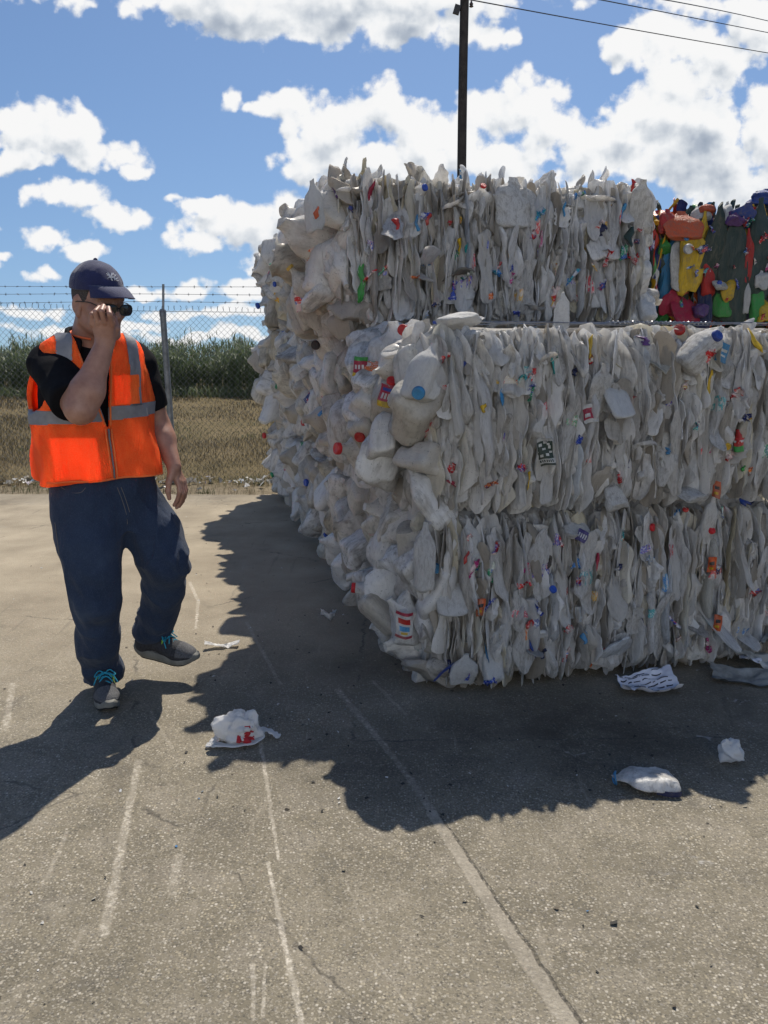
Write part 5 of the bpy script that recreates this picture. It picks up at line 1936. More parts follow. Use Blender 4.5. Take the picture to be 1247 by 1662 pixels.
    # ---------------- landmarks
    head_c = T3((160, 491, 3.43))
    neck_b = T3((146, 556, 3.50))
    shR, elR, wrR = T3((80, 592, 3.43)), T3((131, 664, 3.20)), T3((170, 560, 3.27))
    shL, elL, wrL = T3((222, 588, 3.66)), T3((258, 694, 3.72)), T3((283, 757, 3.62))
    hipR, knR, anR = T3((140, 830, 3.50)), T3((153, 965, 3.45)), T3((167, 1090, 3.64))
    hipL, knL, anL = T3((222, 825, 3.66)), T3((268, 915, 3.58)), T3((246, 1022, 3.80))

    shirt_rows = [(T3((148, 560, 3.51)), .075, .075), (T3((148, 572, 3.52)), .165, .105), (T3((148, 592, 3.53)), .195, .125), (T3((149, 640, 3.55)), .20, .145), (T3((154, 700, 3.57)), .205, .155), (T3((162, 735, 3.58)), .205, .155), (T3((165, 765, 3.58)), .185, .132), (T3((170, 810, 3.58)), .180, .124), (T3((174, 845, 3.58)), .165, .110)]
    # ---------------- body: head, neck, trunk, arms with hands, legs: one surface
    F = Field([-1.62, 2.95, .02], [-.60, 4.0, 1.76], .004)
    trunk = [(p, a * .93, b_ * .93) for p, a, b_ in shirt_rows]
    lf = loft(trunk)
    F.add(lf[:3], 0)
    F.add(cone(hipR, knR, .085, .055), .03).add(cone(knR, anR, .055, .034), .02)
    F.add(cone(hipL, knL, .085, .055), .03).add(cone(knL, anL, .055, .034), .02)
    # head
    yaw, pit = R_(50), R_(7)
    hf = np.array([math.sin(yaw) * math.cos(pit), -math.cos(yaw) * math.cos(pit), -math.sin(pit)])
    hl = np.array([math.cos(yaw), math.sin(yaw), 0])
    hu = np.cross(hl, hf) * -1
    hu = hu if hu[2] > 0 else -hu
    HM = np.stack([hl, hf, hu], 1)
    S = 1.06
    hp = lambda x, y, z: head_c + HM @ (np.array([x, y, z]) * S)
    he = lambda c, r, M=None: ell(hp(*c), np.array(r) * S, HM if M is None else HM @ M)
    hc = lambda a, c, ra, rb: cone(hp(*a), hp(*c), ra * S, rb * S)
    F.add(he((0, -.012, .03), (.077, .099, .092)), .02)
    F.add(he((0, .030, -.035), (.062, .068, .085)), .03)
    for sx in (-1, 1):
        F.add(hc((sx * .054, -.005, -.062), (sx * .022, .072, -.104), .020, .019), .025)       # jaw
        F.add(he((sx * .046, .058, -.028), (.024, .024, .022)), .02)                          # cheek
        F.add(hc((sx * .046, .074, .020), (sx * .010, .090, .018), .010, .010), .012)           # brow
    F.add(he((0, .078, -.108), (.024, .020, .018)), .02)                                      # chin
    F.add(hc((0, .092, .008), (0, .118, -.038), .009, .0135), .010)                           # nose
    for sx in (-1, 1):
        F.add(he((sx * .013, .105, -.042), (.0095, .012, .009)), .006)
        F.cut(he((sx * .032, .104, .000), (.020, .014, .013)), .012)
        F.add(he((sx * .032, .082, -.001), (.014, .012, .012)), .003)
        F.add(hc((sx * .044, .086, .007), (sx * .018, .094, .007), .0035, .0035), .004)         # lid
    F.add(hc((-.022, .090, -.070), (.022, .090, -.070), .0065, .0065), .005)
    F.add(hc((-.019, .090, -.080), (.019, .090, -.080), .0075, .0075), .005)
    F.cut(hc((-.022, .101, -.0752), (.022, .101, -.0752), .002, .002), .004)
    for sx in (-1, 1):
        R = eul(0, 0, sx * .35)
        F.add(he((sx * .080, -.008, -.010), (.008, .021, .034), R), .006)
        F.add(he((sx * .079, -.002, -.042), (.007, .010, .012), R), .006)
        F.cut(he((sx * .089, -.004, -.008), (.006, .011, .020), R), .006)
    F.add(cone(head_c + HM @ np.array([0, -.030, -.06]), neck_b, .066, .074), .03)
    # arms
    muR = elR * .60 + wrR * .40
    F.add(cone(shR, elR, .066, .053), .04)
    F.add(cone(elR, elR * .72 + wrR * .28, .047, .058), .035).add(cone(elR * .72 + wrR * .28, wrR, .056, .034), .03)
    F.add(cone(shL, elL, .064, .048), .04)
    F.add(cone(elL, elL * .7 + wrL * .3, .045, .047), .03).add(cone(elL * .7 + wrL * .3, wrL, .047, .029), .03)

    def hand(fingers, thumb, palm, wr, wrist_r):
        G = np.full(F.V.shape, .2, dtype=np.float32)
        for f in fingers:
            p = [T3(q) for q in f]
            r = [.0108, .0098, .0088, .0078]
            g = np.full(1, 0)
            for a in range(3):
                F.add(cone(p[a], p[a + 1], r[a], r[a + 1]), .002, G)
        p = [T3(q) for q in thumb]
        for a in range(len(p) - 1):
            F.add(cone(p[a], p[a + 1], (.017, .0125, .011)[a], (.0125, .011, .009)[a]), .006, G)
        for a, c, ra, rb in palm:
            F.add(cone(T3(a), T3(c), ra, rb), .012, G)
        F.V[...] = smin(F.V, G, .014)
    hand([[(149, 525, 3.245), (149, 511, 3.235), (155, 505, 3.265), (160, 507, 3.295)],
          [(159, 522, 3.230), (155, 506, 3.215), (161, 499, 3.250), (166, 502, 3.285)],
          [(170, 522, 3.225), (165, 505, 3.205), (168, 497, 3.245), (172, 500, 3.280)],
          [(182, 525, 3.230), (178, 510, 3.200), (176, 500, 3.235), (177, 503, 3.270)]],
         [(182, 548, 3.285), (189, 533, 3.275), (186, 518, 3.285), (180, 507, 3.300)],
         [((166, 552, 3.268), (153, 524, 3.252), .023, .0125), ((169, 552, 3.265), (160, 524, 3.240), .024, .0125), ((172, 552, 3.265), (171, 523, 3.236), .024, .0125), ((176, 552, 3.268), (181, 526, 3.240), .023, .0125)], wrR, .034)
    hand([[(289, 781, 3.61), (292, 798, 3.60), (288, 811, 3.615), (283, 820, 3.63)],
          [(293, 783, 3.63), (297, 801, 3.62), (293, 815, 3.635), (287, 824, 3.645)],
          [(296, 783, 3.655), (300, 799, 3.645), (297, 813, 3.66), (291, 822, 3.67)],
          [(298, 780, 3.675), (302, 794, 3.67), (300, 806, 3.68), (296, 814, 3.69)]],
         [(279, 768, 3.60), (274, 783, 3.585), (273, 797, 3.585), (275, 809, 3.59)],
         [((281, 762, 3.615), (288, 781, 3.615), .020, .013), ((283, 762, 3.625), (292, 782, 3.635), .020, .013), ((284, 762, 3.635), (295, 782, 3.655), .020, .013), ((285, 762, 3.645), (297, 779, 3.672), .019, .012)], wrL, .03)
    V, Q = F.mesh()
    put('body', V, Q, skin, it=1, w=.35)

    # ---------------- shirt with short sleeves and collar
    F = Field([-1.56, 2.98, .55], [-.80, 4.0, 1.52], .005)
    F.add(loft(shirt_rows)[:3])
    slR, slL = shR + (elR - shR) * .80, shL + (elL - shL) * .66
    for s_, e_, r0, r1 in ((shR, slR, .078, .088), (shL, slL, .076, .076)):
        prim = cone(s_, e_, r0, r1)
        d = unit(e_ - s_)
        def sleeve(P, fn=prim[0], e=e_, d=d):
            w = .010 * vnoise(P * [16, 16, 22], 3)
            return np.maximum(fn(P) + w, (P - e) @ d - .012)
        F.add((sleeve, prim[1] - .02, prim[2] + .02), .03)
    V, Q = F.mesh()
    V += .006 * (fbm(V * 9, 3, 21))[:, None] * unit_rows(V - V.mean(0))
    put('shirt', V, Q, black, it=2)
    # collar: a folded band round the neck, open at the front
    mb = MB()
    ang = np.linspace(-2.55, 2.55, 50)
    up = unit(head_c + HM @ np.array([0, -.03, -.06]) - neck_b)
    nc = neck_b + up * .034 + BF * .004
    col = []
    for a in ang:
        d = BF * -math.cos(a) + BLft * math.sin(a)
        r = .080 + .012 * (abs(a) > 1.8)
        drop = .028 * max(0, abs(a) - 1.4)
        ring = []
        for (dr, dz) in ((0, .020), (.006, .026), (.014, .022), (.026, -.018), (.022, -.022), (.006, -.01)):
            ring.append(nc + d * (r + dr) + np.array([0, 0, dz - drop - .018 * math.cos(a) * -1 * .6]))
        col.append(ring)
    V, F_ = closed_rings(np.array(col).reshape(-1, 3), 50, 6)
    mb.add(V, F_)
    Vv, Ff = mb.arrays()
    link('collar', mesh_np('collar', Vv - RW, Ff, black, True), root)
    cd = MB().tube(spline([nc + (BF * -math.cos(a) * .078 + BLft * math.sin(a) * .078) + np.array([0, 0, .028 - .030 * abs(a) / 2]) for a in np.linspace(-2.9, 2.9, 24)], 60) - RW, .0042, 8)
    cd.build('neck_cord', cord_m, root)

    # ---------------- vest
    vest_rows = [(T3((150, 537, 3.50)), .09, .09), (T3((150, 548, 3.51)), .165, .125), (T3((149, 566, 3.52)), .205, .145), (T3((149, 600, 3.535)), .226, .168), (T3((149, 650, 3.555)), .245, .184), (T3((151, 695, 3.57)), .254, .192), (T3((157, 740, 3.575)), .256, .196), (T3((163, 792, 3.58)), .254, .198)]
    lv = loft(vest_rows, 2.3)
    st = lv[3]
    zhem = T3((163, 771, 3.58))[2]
    zzip = T3((199, 694, 3.40))[2]
    zneck = T3((150, 545, 3.5))[2]
    F = Field([-1.62, 3.1, .80], [-.72, 4.0, 1.52], .0045)
    def vest(P):
        sh = P.shape
        d = lv[0](P)
        q = P.reshape(-1, 3)
        s, t = st(q)
        s, t, z = s.reshape(sh[:-1]), t.reshape(sh[:-1]), P[..., 2]
        low = np.clip((zzip + .1 - z) / .3, 0, 1)
        an = np.arctan2(s, t)
        d = d + .016 * low * np.sin(an * 6 + 2.5 * vnoise(P * [3, 3, 3], 5)) + .009 * fbm(P * [9, 9, 5], 3, 12)
        shell = np.maximum(d, -(d + .011))
        # hem dips a little to one side
        shell = np.maximum(shell, zhem + .012 * np.sin(an * 2 + 1) - .05 * s * 0 - z)
        # open front above the zip
        f = np.clip((z - zzip) / (zneck - zzip), 0, 1.2)
        lft, rgt = .004 + .016 * f, .004 + .105 * f
        v = np.maximum(np.maximum(s - .018 - lft, -(s - .018) - rgt), -t + .02)
        v = np.maximum(v, zzip - z)
        shell = np.maximum(shell, -v)
        return shell
    F.add((vest, lv[1], lv[2]))
    up = np.array([0, 0, 1.0])
    F.cut(cone(neck_b - up * .03 + BF * .015, neck_b + up * .12, .098, .112))
    F.cut(cone(shR - BLft * .03 + up * -.015, shR - BLft * .22 + up * -.045, .082, .125))
    F.cut(cone(shL + BLft * .015 + up * -.005, shL + BLft * .22 + up * -.035, .085, .13))
    F.cut(cone(shR - BLft * .03 - up * .08, shR - BLft * .22 - up * .12, .075, .12))
    F.cut(cone(shL + BLft * .03 - up * .08, shL + BLft * .22 - up * .10, .07, .12))
    V, Q = F.mesh()
    V = laplace(V, Q, 2, .4)
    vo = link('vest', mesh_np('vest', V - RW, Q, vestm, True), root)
    # outward surface of the vest, for tape, pockets and binding lifted off it
    C = V[Q].mean(1)
    N = np.cross(V[Q[:, 2]] - V[Q[:, 0]], V[Q[:, 3]] - V[Q[:, 1]])
    N /= np.linalg.norm(N, axis=1, keepdims=True) + 1e-12
    vn = np.zeros_like(V)
    for k in range(4):
        np.add.at(vn, Q[:, k], N)
    vn /= np.linalg.norm(vn, axis=1, keepdims=True) + 1e-12
    s, t = st(C)
    outw = (N[:, 0] * (BLft[0] * s + BF[0] * t) + N[:, 1] * (BLft[1] * s + BF[1] * t) + N[:, 2] * .06 * (C[:, 2] > zneck - .15)) > 0.02

    def overlay(name, keep, mat, off, parent=vo):
        q = Q[keep & outw]
        used, inv = np.unique(q, return_inverse=True)
        Vo = (V + vn * off)[used]
        Vi = (V + vn * (off - .004))[used]
        inv = inv.reshape(-1, 4)
        return link(name, mesh_np(name, np.concatenate([Vo, Vi]) - RW, np.concatenate([inv, inv[:, ::-1] + len(Vo)]), mat, True), parent)
    zb = T3((150, 670, 3.40))[2] - .006
    band = np.abs(C[:, 2] - zb - .010 * np.sin(s * 6)) < .026
    overlay('reflective_band', band, reflect, .0025)
    for sg in (-1, 1):
        ss = s - (.018 if sg > 0 else -.012)
        m = (np.abs(ss * sg - .118 + .25 * np.clip(C[:, 2] - zb - .18, 0, 1) * .35) < .025) & (C[:, 2] > zb + .027)
        overlay('reflective_strap', m & (t > -.02), reflect, .0025)
        if sg < 0:
            overlay('reflective_strap', m & (t <= -.02), reflect, .0025)
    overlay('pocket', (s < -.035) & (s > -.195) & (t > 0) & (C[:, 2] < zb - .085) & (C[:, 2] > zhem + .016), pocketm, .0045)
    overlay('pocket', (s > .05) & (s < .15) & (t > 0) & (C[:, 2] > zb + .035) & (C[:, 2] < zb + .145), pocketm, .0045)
    # binding round the openings: ring of faces at the cut edges is drawn as thin tubes along hem and front edges
    def on_vest(sv, z, off=.004):
        # outermost point of the vest at sideways place sv and height z, on the front
        d2 = (s - sv) ** 2 + (C[:, 2] - z) ** 2 + 10 * ((t < 0) | ~outw)
        k = np.argmin(d2)
        return C[k] + N[k] * off
    zp = [on_vest(.018, z) for z in np.linspace(zhem + .006, zzip - .006, 16)]
    zp = np.array(zp)
    zp = laplace_line(zp, 2)
    MB().tube(spline(zp, 60) - RW, .0042, 6).build('zip', zip_m, vo)
    for sd in (-1, 1):
        q = laplace_line(np.array([p + BLft * sd * .011 for p in zp]), 2)
        MB().tube(spline(q, 60) - RW, .0035, 6).build('binding', vtrim, vo)
    for (fl, sg) in ((.016, 1), (.105, -1)):
        e = laplace_line(np.array([on_vest(.018 + sg * (.010 + fl * f), zzip + (zneck - zzip) * f, .002) for f in np.linspace(.02, .82, 14)]), 2)
        MB().tube(spline(e, 60) - RW, .0042, 6).build('binding', vtrim, vo)
    hm = laplace_line(np.array([on_vest(v, zhem + .010, .002) for v in np.linspace(-.225, .225, 26)]), 3)
    MB().tube(spline(hm, 90) - RW, .0042, 6).build('binding', vtrim, vo)
    MB().tube([zp[-1] - RW, zp[-1] - RW + BF * .008 - [0, 0, .025]], [.005, .004], 6).build('zip_pull', zip_m, vo)

    # ---------------- jeans
    F = Field([-1.55, 3.0, .04], [-.70, 4.1, 1.10], .005)
    F.add(loft([(T3((164, 745, 3.58)), .200, .150), (T3((168, 800, 3.58)), .205, .152), (T3((172, 832, 3.58)), .206, .148), (T3((176, 856, 3.58)), .185, .130)], 2.2)[:3])
    legR = [((143, 815, 3.50), 50), ((148, 880, 3.48), 50), ((151, 925, 3.46), 43), ((154, 970, 3.45), 38), ((160, 1040, 3.53), 33), ((166, 1078, 3.60), 32), ((168, 1099, 3.64), 33)]
    legL = [((222, 820, 3.66), 42), ((250, 866, 3.62), 43), ((269, 911, 3.58), 39), ((267, 955, 3.65), 33), ((256, 998, 3.72), 31), ((246, 1025, 3.79), 33)]
    for leg in (legR, legL):
        pts = [T3(p) for p, _ in leg]
        rs = [px(r, p) for p, (_, r) in zip(pts, leg)]
        last = len(pts) - 2
        for a in range(len(pts) - 1):
            pr = cone(pts[a], pts[a + 1], rs[a], rs[a + 1])
            if a == last:
                d = unit(pts[a + 1] - pts[a])
                fn = lambda P, f=pr[0], e=pts[a + 1], d=d: np.maximum(f(P), (P - e) @ d)
                pr = (fn, pr[1], pr[2])
            F.add(pr, .04 if a < last else .02)
    V, Q = F.mesh()
    # folds: stacked at the hems, slanting behind the knees
    ctr = np.array([(T3(legR[3][0]) + T3(legL[2][0])) / 2])
    nrm = vertex_normals(V, Q)
    wr = np.zeros(len(V))
    for leg, seed in ((legR, 1), (legL, 2)):
        hem, kn = T3(leg[-1][0]), T3(leg[3][0] if seed == 1 else leg[2][0])
        dh = np.exp(-(np.linalg.norm(V - hem, axis=1) / .15) ** 2)
        dk = np.exp(-(np.linalg.norm(V - kn, axis=1) / .16) ** 2)
        wr += 0.006 * dh * np.sin(V[:, 2] * 70 + 4 * vnoise(V * 12, seed)) + .004 * dk * np.sin(V[:, 2] * 40 + V[:, 0] * 60 + 6 * vnoise(V * 6, seed + 5))
    cr = 1 - np.abs(vnoise(V * [7, 7, 5] + .8 * fbm(V * 4, 2, 3)[:, None], 61)) * 2.2
    wr += .008 * fbm(V * [10, 10, 5], 3, 44) + .010 * np.clip(cr, 0, 1) ** 2
    V = V + nrm * (wr - .006)[:, None]
    jo = put('jeans', V, Q, denim, it=1)
    # fly seam and pocket edge in pale thread
    thm = plain('denim_thread', (.16, .15, .14), .8)
    nrm = vertex_normals(V, Q)
    def seam(pp):
        out = []
        for (x, y) in pp:
            o, d = np.array([0, 0, CAM_H]), ray(x, y)
            rel = V - o
            tt = rel @ d / (d @ d)
            dist = np.linalg.norm(rel - tt[:, None] * d, axis=1)
            k = np.argmin(dist + 0.02 * tt + (((nrm @ d) > 0) * 5))
            out.append(V[k] + nrm[k] * .0015)
        return laplace_line(np.array(out), 1)
    for pp in ([(190, 792), (200, 812), (206, 835), (207, 850)], [(196, 790), (206, 812), (211, 832)], [(100, 792), (118, 803), (135, 800), (140, 792)], [(84, 800), (90, 850), (97, 900)]):
        MB().tube(spline(seam(pp), 24) - RW, .0014, 4).build('seam', thm, jo)

    # ---------------- shoes
    def shoe(heel, toe, up, side_tilt=0):
        f = unit(toe - heel)
        u = unit(up - f * (up @ f))
        r = np.cross(f, u)
        M = np.stack([r, f, u], 1)
        L = np.linalg.norm(toe - heel)
        o = heel
        lp = lambda x, y, z: o + M @ np.array([x, y * L / .30, z])
        lo, hi = np.minimum(heel, toe) - .14, np.maximum(heel, toe) + .18
        A = Field(lo, hi, .0035)
        A.add(ell(lp(0, .235, .038), (.047, .062, .036), M))
        A.add(cone(lp(.006, .20, .045), lp(0, .10, .070), .046, .042), .03)
        A.add(cone(lp(0, .05, .05), lp(0, .065, .105), .041, .042), .03)
        A.add(ell(lp(0, .045, .045), (.040, .048, .05), M), .02)
        A.add(cone(lp(0, .16, .075), lp(0, .09, .105), .030, .032), .02)
        flo = lambda P: -((P - lp(0, 0, .020)) @ u)
        A.cut((lambda P: ((P - lp(0, 0, .022)) @ u), lo, hi))
        Vs, Qs = A.mesh()
        so = put('shoe', Vs, Qs, shoe_m, it=2)
        # toe box in paler mesh
        loc = (Vs[Qs].mean(1) - o) @ M
        nn = vertex_normals(Vs, Qs)
        m = (loc[:, 1] > .222 * L / .3) & (loc[:, 2] > .043)
        q = Qs[m]
        us, inv = np.unique(q, return_inverse=True)
        link('toe_cap', mesh_np('toe_cap', laplace(Vs, Qs, 2, .4)[us] + nn[us] * .0015 - RW, inv.reshape(-1, 4), shoe_l, True), so)
        # sole: foot outline, thicker at the heel
        n = 56
        a = np.linspace(0, 2 * PI, n, endpoint=False)
        yy = .150 + .158 * np.sin(a)
        half = np.interp(yy, [-.01, .0, .03, .10, .15, .21, .26, .295, .309], [.012, .026, .040, .036, .040, .050, .046, .028, .008])
        xx = np.sign(np.cos(a)) * half * np.abs(np.cos(a)) ** .15 + .006 * np.sin(yy * 12)
        rings = []
        for (k, z) in ((.90, -.004), (1.0, .004), (1.02, .018), (1.0, .030), (.93, .036)):
            spring = .022 * np.clip((yy - .22) / .08, 0, 1) ** 2 + .006 * np.clip((.03 - yy) / .03, 0, 1)
            zz = z * np.interp(yy, [0, .15, .3], [1.15, .95, .85]) + spring
            rings.append(np.stack([xx * k, (yy - .15) * k * L / .30 + .15 * L / .30, zz], -1))
        Vr, Fr = closed_rings(np.concatenate(rings), 5, n)
        Vr = o + Vr @ M.T
        link('sole', mesh_np('sole', Vr - RW, Fr, sole_m, True, 40), so)
        Vd, Fd = closed_rings(np.concatenate([rings[0] * [.97, 1, 1] - [0, 0, .006], rings[0] * [1.0, 1, 1] + [0, 0, .002]]), 2, n)
        link('outsole', mesh_np('outsole', o + Vd @ M.T - RW, Fd, sole_d, True, 40), so)
        lm = MB()
        gms = {-1: MB(), 1: MB()}
        for k in range(5):
            y = .150 + .018 * k
            z = .114 - .009 * k - .0020 * k * k
            lm.tube(spline([lp(-.026, y - .006, z - .014), lp(-.008, y, z + .004), lp(.012, y + .010, z + .002), lp(.027, y + .016, z - .016)], 14) - RW, .0030, 6)
            lm.tube(spline([lp(.026, y - .006, z - .014), lp(.008, y, z + .005), lp(-.012, y + .010, z + .003), lp(-.027, y + .016, z - .016)], 14) - RW, .0030, 6)
            for sx in (-1, 1):
                gms[sx].tube(spline([lp(sx * .024, y, z - .010), lp(sx * .031, y + .004, z - .018), lp(sx * .036, y + .002, z - .03)], 8) - RW, .0032, 5)
        for sx in (-1, 1):
            lm.tube(spline([lp(0, .152, .116), lp(sx * .022, .150, .128), lp(sx * .042, .168, .112), lp(sx * .020, .166, .114), lp(0, .154, .115)], 26) - RW, .0026, 6)
            lm.tube(spline([lp(0, .152, .116), lp(sx * .028, .160, .112), lp(sx * .048, .18, .080)], 14) - RW, .0026, 6)
        lm.build('laces', lace_m, so)
        for g in gms.values():
            g.build('lace_loops', lace_g, so)
    g0 = gp(166, 1112)
    g1 = gp(179, 1160)
    d = unit(g1 - g0)
    shoe(g1 - d * .30 + [0, 0, .008], g1 + [0, 0, .008], np.array([0, 0, 1.0]))
    toe = T3((321, 1076, 3.70))
    heel = T3((216, 1053, 3.80))
    heel = toe + unit(heel - toe) * .305
    shoe(heel, toe, np.array([.10, -.28, 1.0]))

    # ---------------- cap
    F = Field(head_c - .20, head_c + .22, .0035)
    CT = eul(-.10, 0, 0)
    crown = he((0, -.012, .052), (.0865, .110, .092), CT)
    def cr(P):
        q = (P - hp(0, 0, 0)) @ HM / S
        z = q[..., 2] - (.040 - .02 * q[..., 1] + .012 * np.clip(q[..., 1] / .1, 0, 1))
        seam_ = .0016 * np.exp(-(np.abs(np.sin(np.arctan2(q[..., 1] + .012, q[..., 0]) * 3)) / .05) ** 2)
        d = crown[0](P) + seam_ + .0025 * fbm(P * 22, 2, 3)
        return np.maximum(d, -z * S)
    F.add((cr, crown[1], crown[2]))
    V, Q = F.mesh()
    co = put('cap', V, Q, capm, it=1, w=.3)
    mb = MB()
    n, m = 30, 10
    u = np.linspace(-1.0, 1.0, n)
    Vt, Vb = [], []
    for v in np.linspace(0, 1, m):
        for a in u:
            r0x, r0y = .0845, .1075
            ext = .076 * v * math.cos(a * 1.45) ** .55
            x = math.sin(a) * (r0x + ext * .25)
            y = -.012 + math.cos(a) * r0y + ext
            z = .062 - .030 * v * v - .014 * (abs(math.sin(a)) ** 2.0) * (.1 + .9 * v)
            Vt.append(hp(x, y, z + .002))
            Vb.append(hp(x, y, z - .0015))
    Fg = grid_faces(m, n, False)
    mb.add(np.concatenate([Vt, Vb]) - RW, np.concatenate([Fg, Fg[:, ::-1] + n * m]))
    edge = [Vt[(m - 1) * n + k] for k in range(n)]
    mb.tube(np.array(edge) - [0, 0, .001] - RW, .0024, 6)
    mb.build('brim', capm, co)
    MB().add(*ball(hp(0, -.012 - .008, .1445) - RW, .0085, 8)).build('button', capm, co)
    # small embroidered crest on the front panel
    em = MB()
    rngm = np.random.default_rng(2)
    def on_cap(a, el):
        dirv = np.array([math.sin(a) * math.cos(el), math.cos(a) * math.cos(el), math.sin(el)])
        q = dirv * .05
        for _ in range(40):
            p = hp(*(np.array([0, -.012, .052]) + q))
            dd = crown[0](p[None])[0]
            q = q - dirv * dd * .8
        return hp(*(np.array([0, -.012, .052]) + q * 1.022))
    for k in range(9):
        a0, e0 = -.14 + .035 * k * .9, .44 + .10 * math.sin(k * 1.7)
        pts = [on_cap(a0 + .03 * math.sin(j * 2 + k), e0 + .055 * (j - 1)) for j in range(3)]
        em.tube(spline(pts, 8) - RW, .0019, 4)
    for k in range(3):
        pts = [on_cap(-.20 + .42 * f, .36 + .06 * k + .06 * math.sin(f * 5 + k)) for f in np.linspace(0, 1, 7)]
        em.tube(spline(pts, 24) - RW, .0013, 4)
    em.build('emblem', thread, co)

    # ---------------- hair below the cap
    F = Field(head_c - .16, head_c + .16, .0035)
    sk = he((0, -.012, .03), (.0785, .1012, .0945))
    def hair(P):
        q = (P - hp(0, 0, 0)) @ HM / S
        d = np.maximum(sk[0](P), -(sk[0](P) + .010))
        lim = np.maximum(q[..., 2] - .05, -.035 - .25 * np.clip(q[..., 1] + .02, -.08, 0) * 0 - q[..., 2])
        front = q[..., 1] - (.030 + .3 * q[..., 2])
        return np.maximum(np.maximum(d, lim), front) + .0012 * vnoise(P * 160, 2)
    F.add((hair, sk[1], sk[2]))
    V, Q = F.mesh()
    put('hair', V, Q, hair_m, it=0)

    # ---------------- sunglasses, slid a little forward
    gl = MB()
    fr = MB()
    base = np.array([.004, .122, -.014])
    lens = link('sunglasses', None, root)
    for sx in (-1, 1):
        n, m = 9, 20
        Vl = []
        for r in np.linspace(.02, 1, n):
            for a in np.linspace(0, 2 * PI, m, endpoint=False):
                x = sx * .034 + .030 * r * math.copysign(abs(math.cos(a)) ** .7, math.cos(a))
                z = .0185 * r * math.copysign(abs(math.sin(a)) ** .8, math.sin(a))
                y = -.28 * (x * 1.0) ** 2 / .07 - .002 * r * r
                Vl.append(hp(*(base + [x, y, z])))
        Vl = np.array(Vl)
        Fg = grid_faces(n, m)
        gl.add(np.concatenate([Vl, Vl - HM @ np.array([0, .003, 0])]) - RW, np.concatenate([Fg, Fg[:, ::-1] + n * m]))
        rim = Vl[(n - 1) * m:]
        fr.tube(np.concatenate([rim, rim[:1]]) - RW, .0024, 6)
        arm = [hp(*(base + [sx * .064, -.017, .006])), hp(sx * .074, .07, .004), hp(sx * .083, .02, .004), hp(sx * .084, -.012, -.002), hp(sx * .080, -.03, -.022)]
        fr.tube(spline(arm, 26) - RW, .0021, 6)
    fr.tube(spline([hp(*(base + [-.008, -.001, .004])), hp(*(base + [0, .002, .007])), hp(*(base + [.008, -.001, .004]))], 8) - RW, .002, 6)
    bpy.data.objects.remove(lens)
    go = gl.build('sunglasses', glass_m, root)
    fr.build('frame', frame_m, go)
    return root

def unit_rows(A):
    return A / (np.linalg.norm(A, axis=1, keepdims=True) + 1e-9)

def laplace_line(P, it):
    for _ in range(it):
        Q = P.copy()
        Q[1:-1] = .25 * P[:-2] + .5 * P[1:-1] + .25 * P[2:]
        P = Q
    return P

def vertex_normals(V, Q):
    N = np.cross(V[Q[:, 2]] - V[Q[:, 0]], V[Q[:, 3]] - V[Q[:, 1]])
    vn = np.zeros_like(V)
    for k in range(4):
        np.add.at(vn, Q[:, k], N)
    return unit_rows(vn)

def ball(c, r, n=8):
    a = np.linspace(0, 2 * PI, 2 * n, endpoint=False)
    V = np.concatenate([np.stack([r * math.sin(t) * np.cos(a), r * math.sin(t) * np.sin(a), np.full(2 * n, r * math.cos(t))], -1) for t in np.linspace(.15, PI - .15, n)])
    V, F = closed_rings(V, n, 2 * n)
    return V + c, F
build_man()

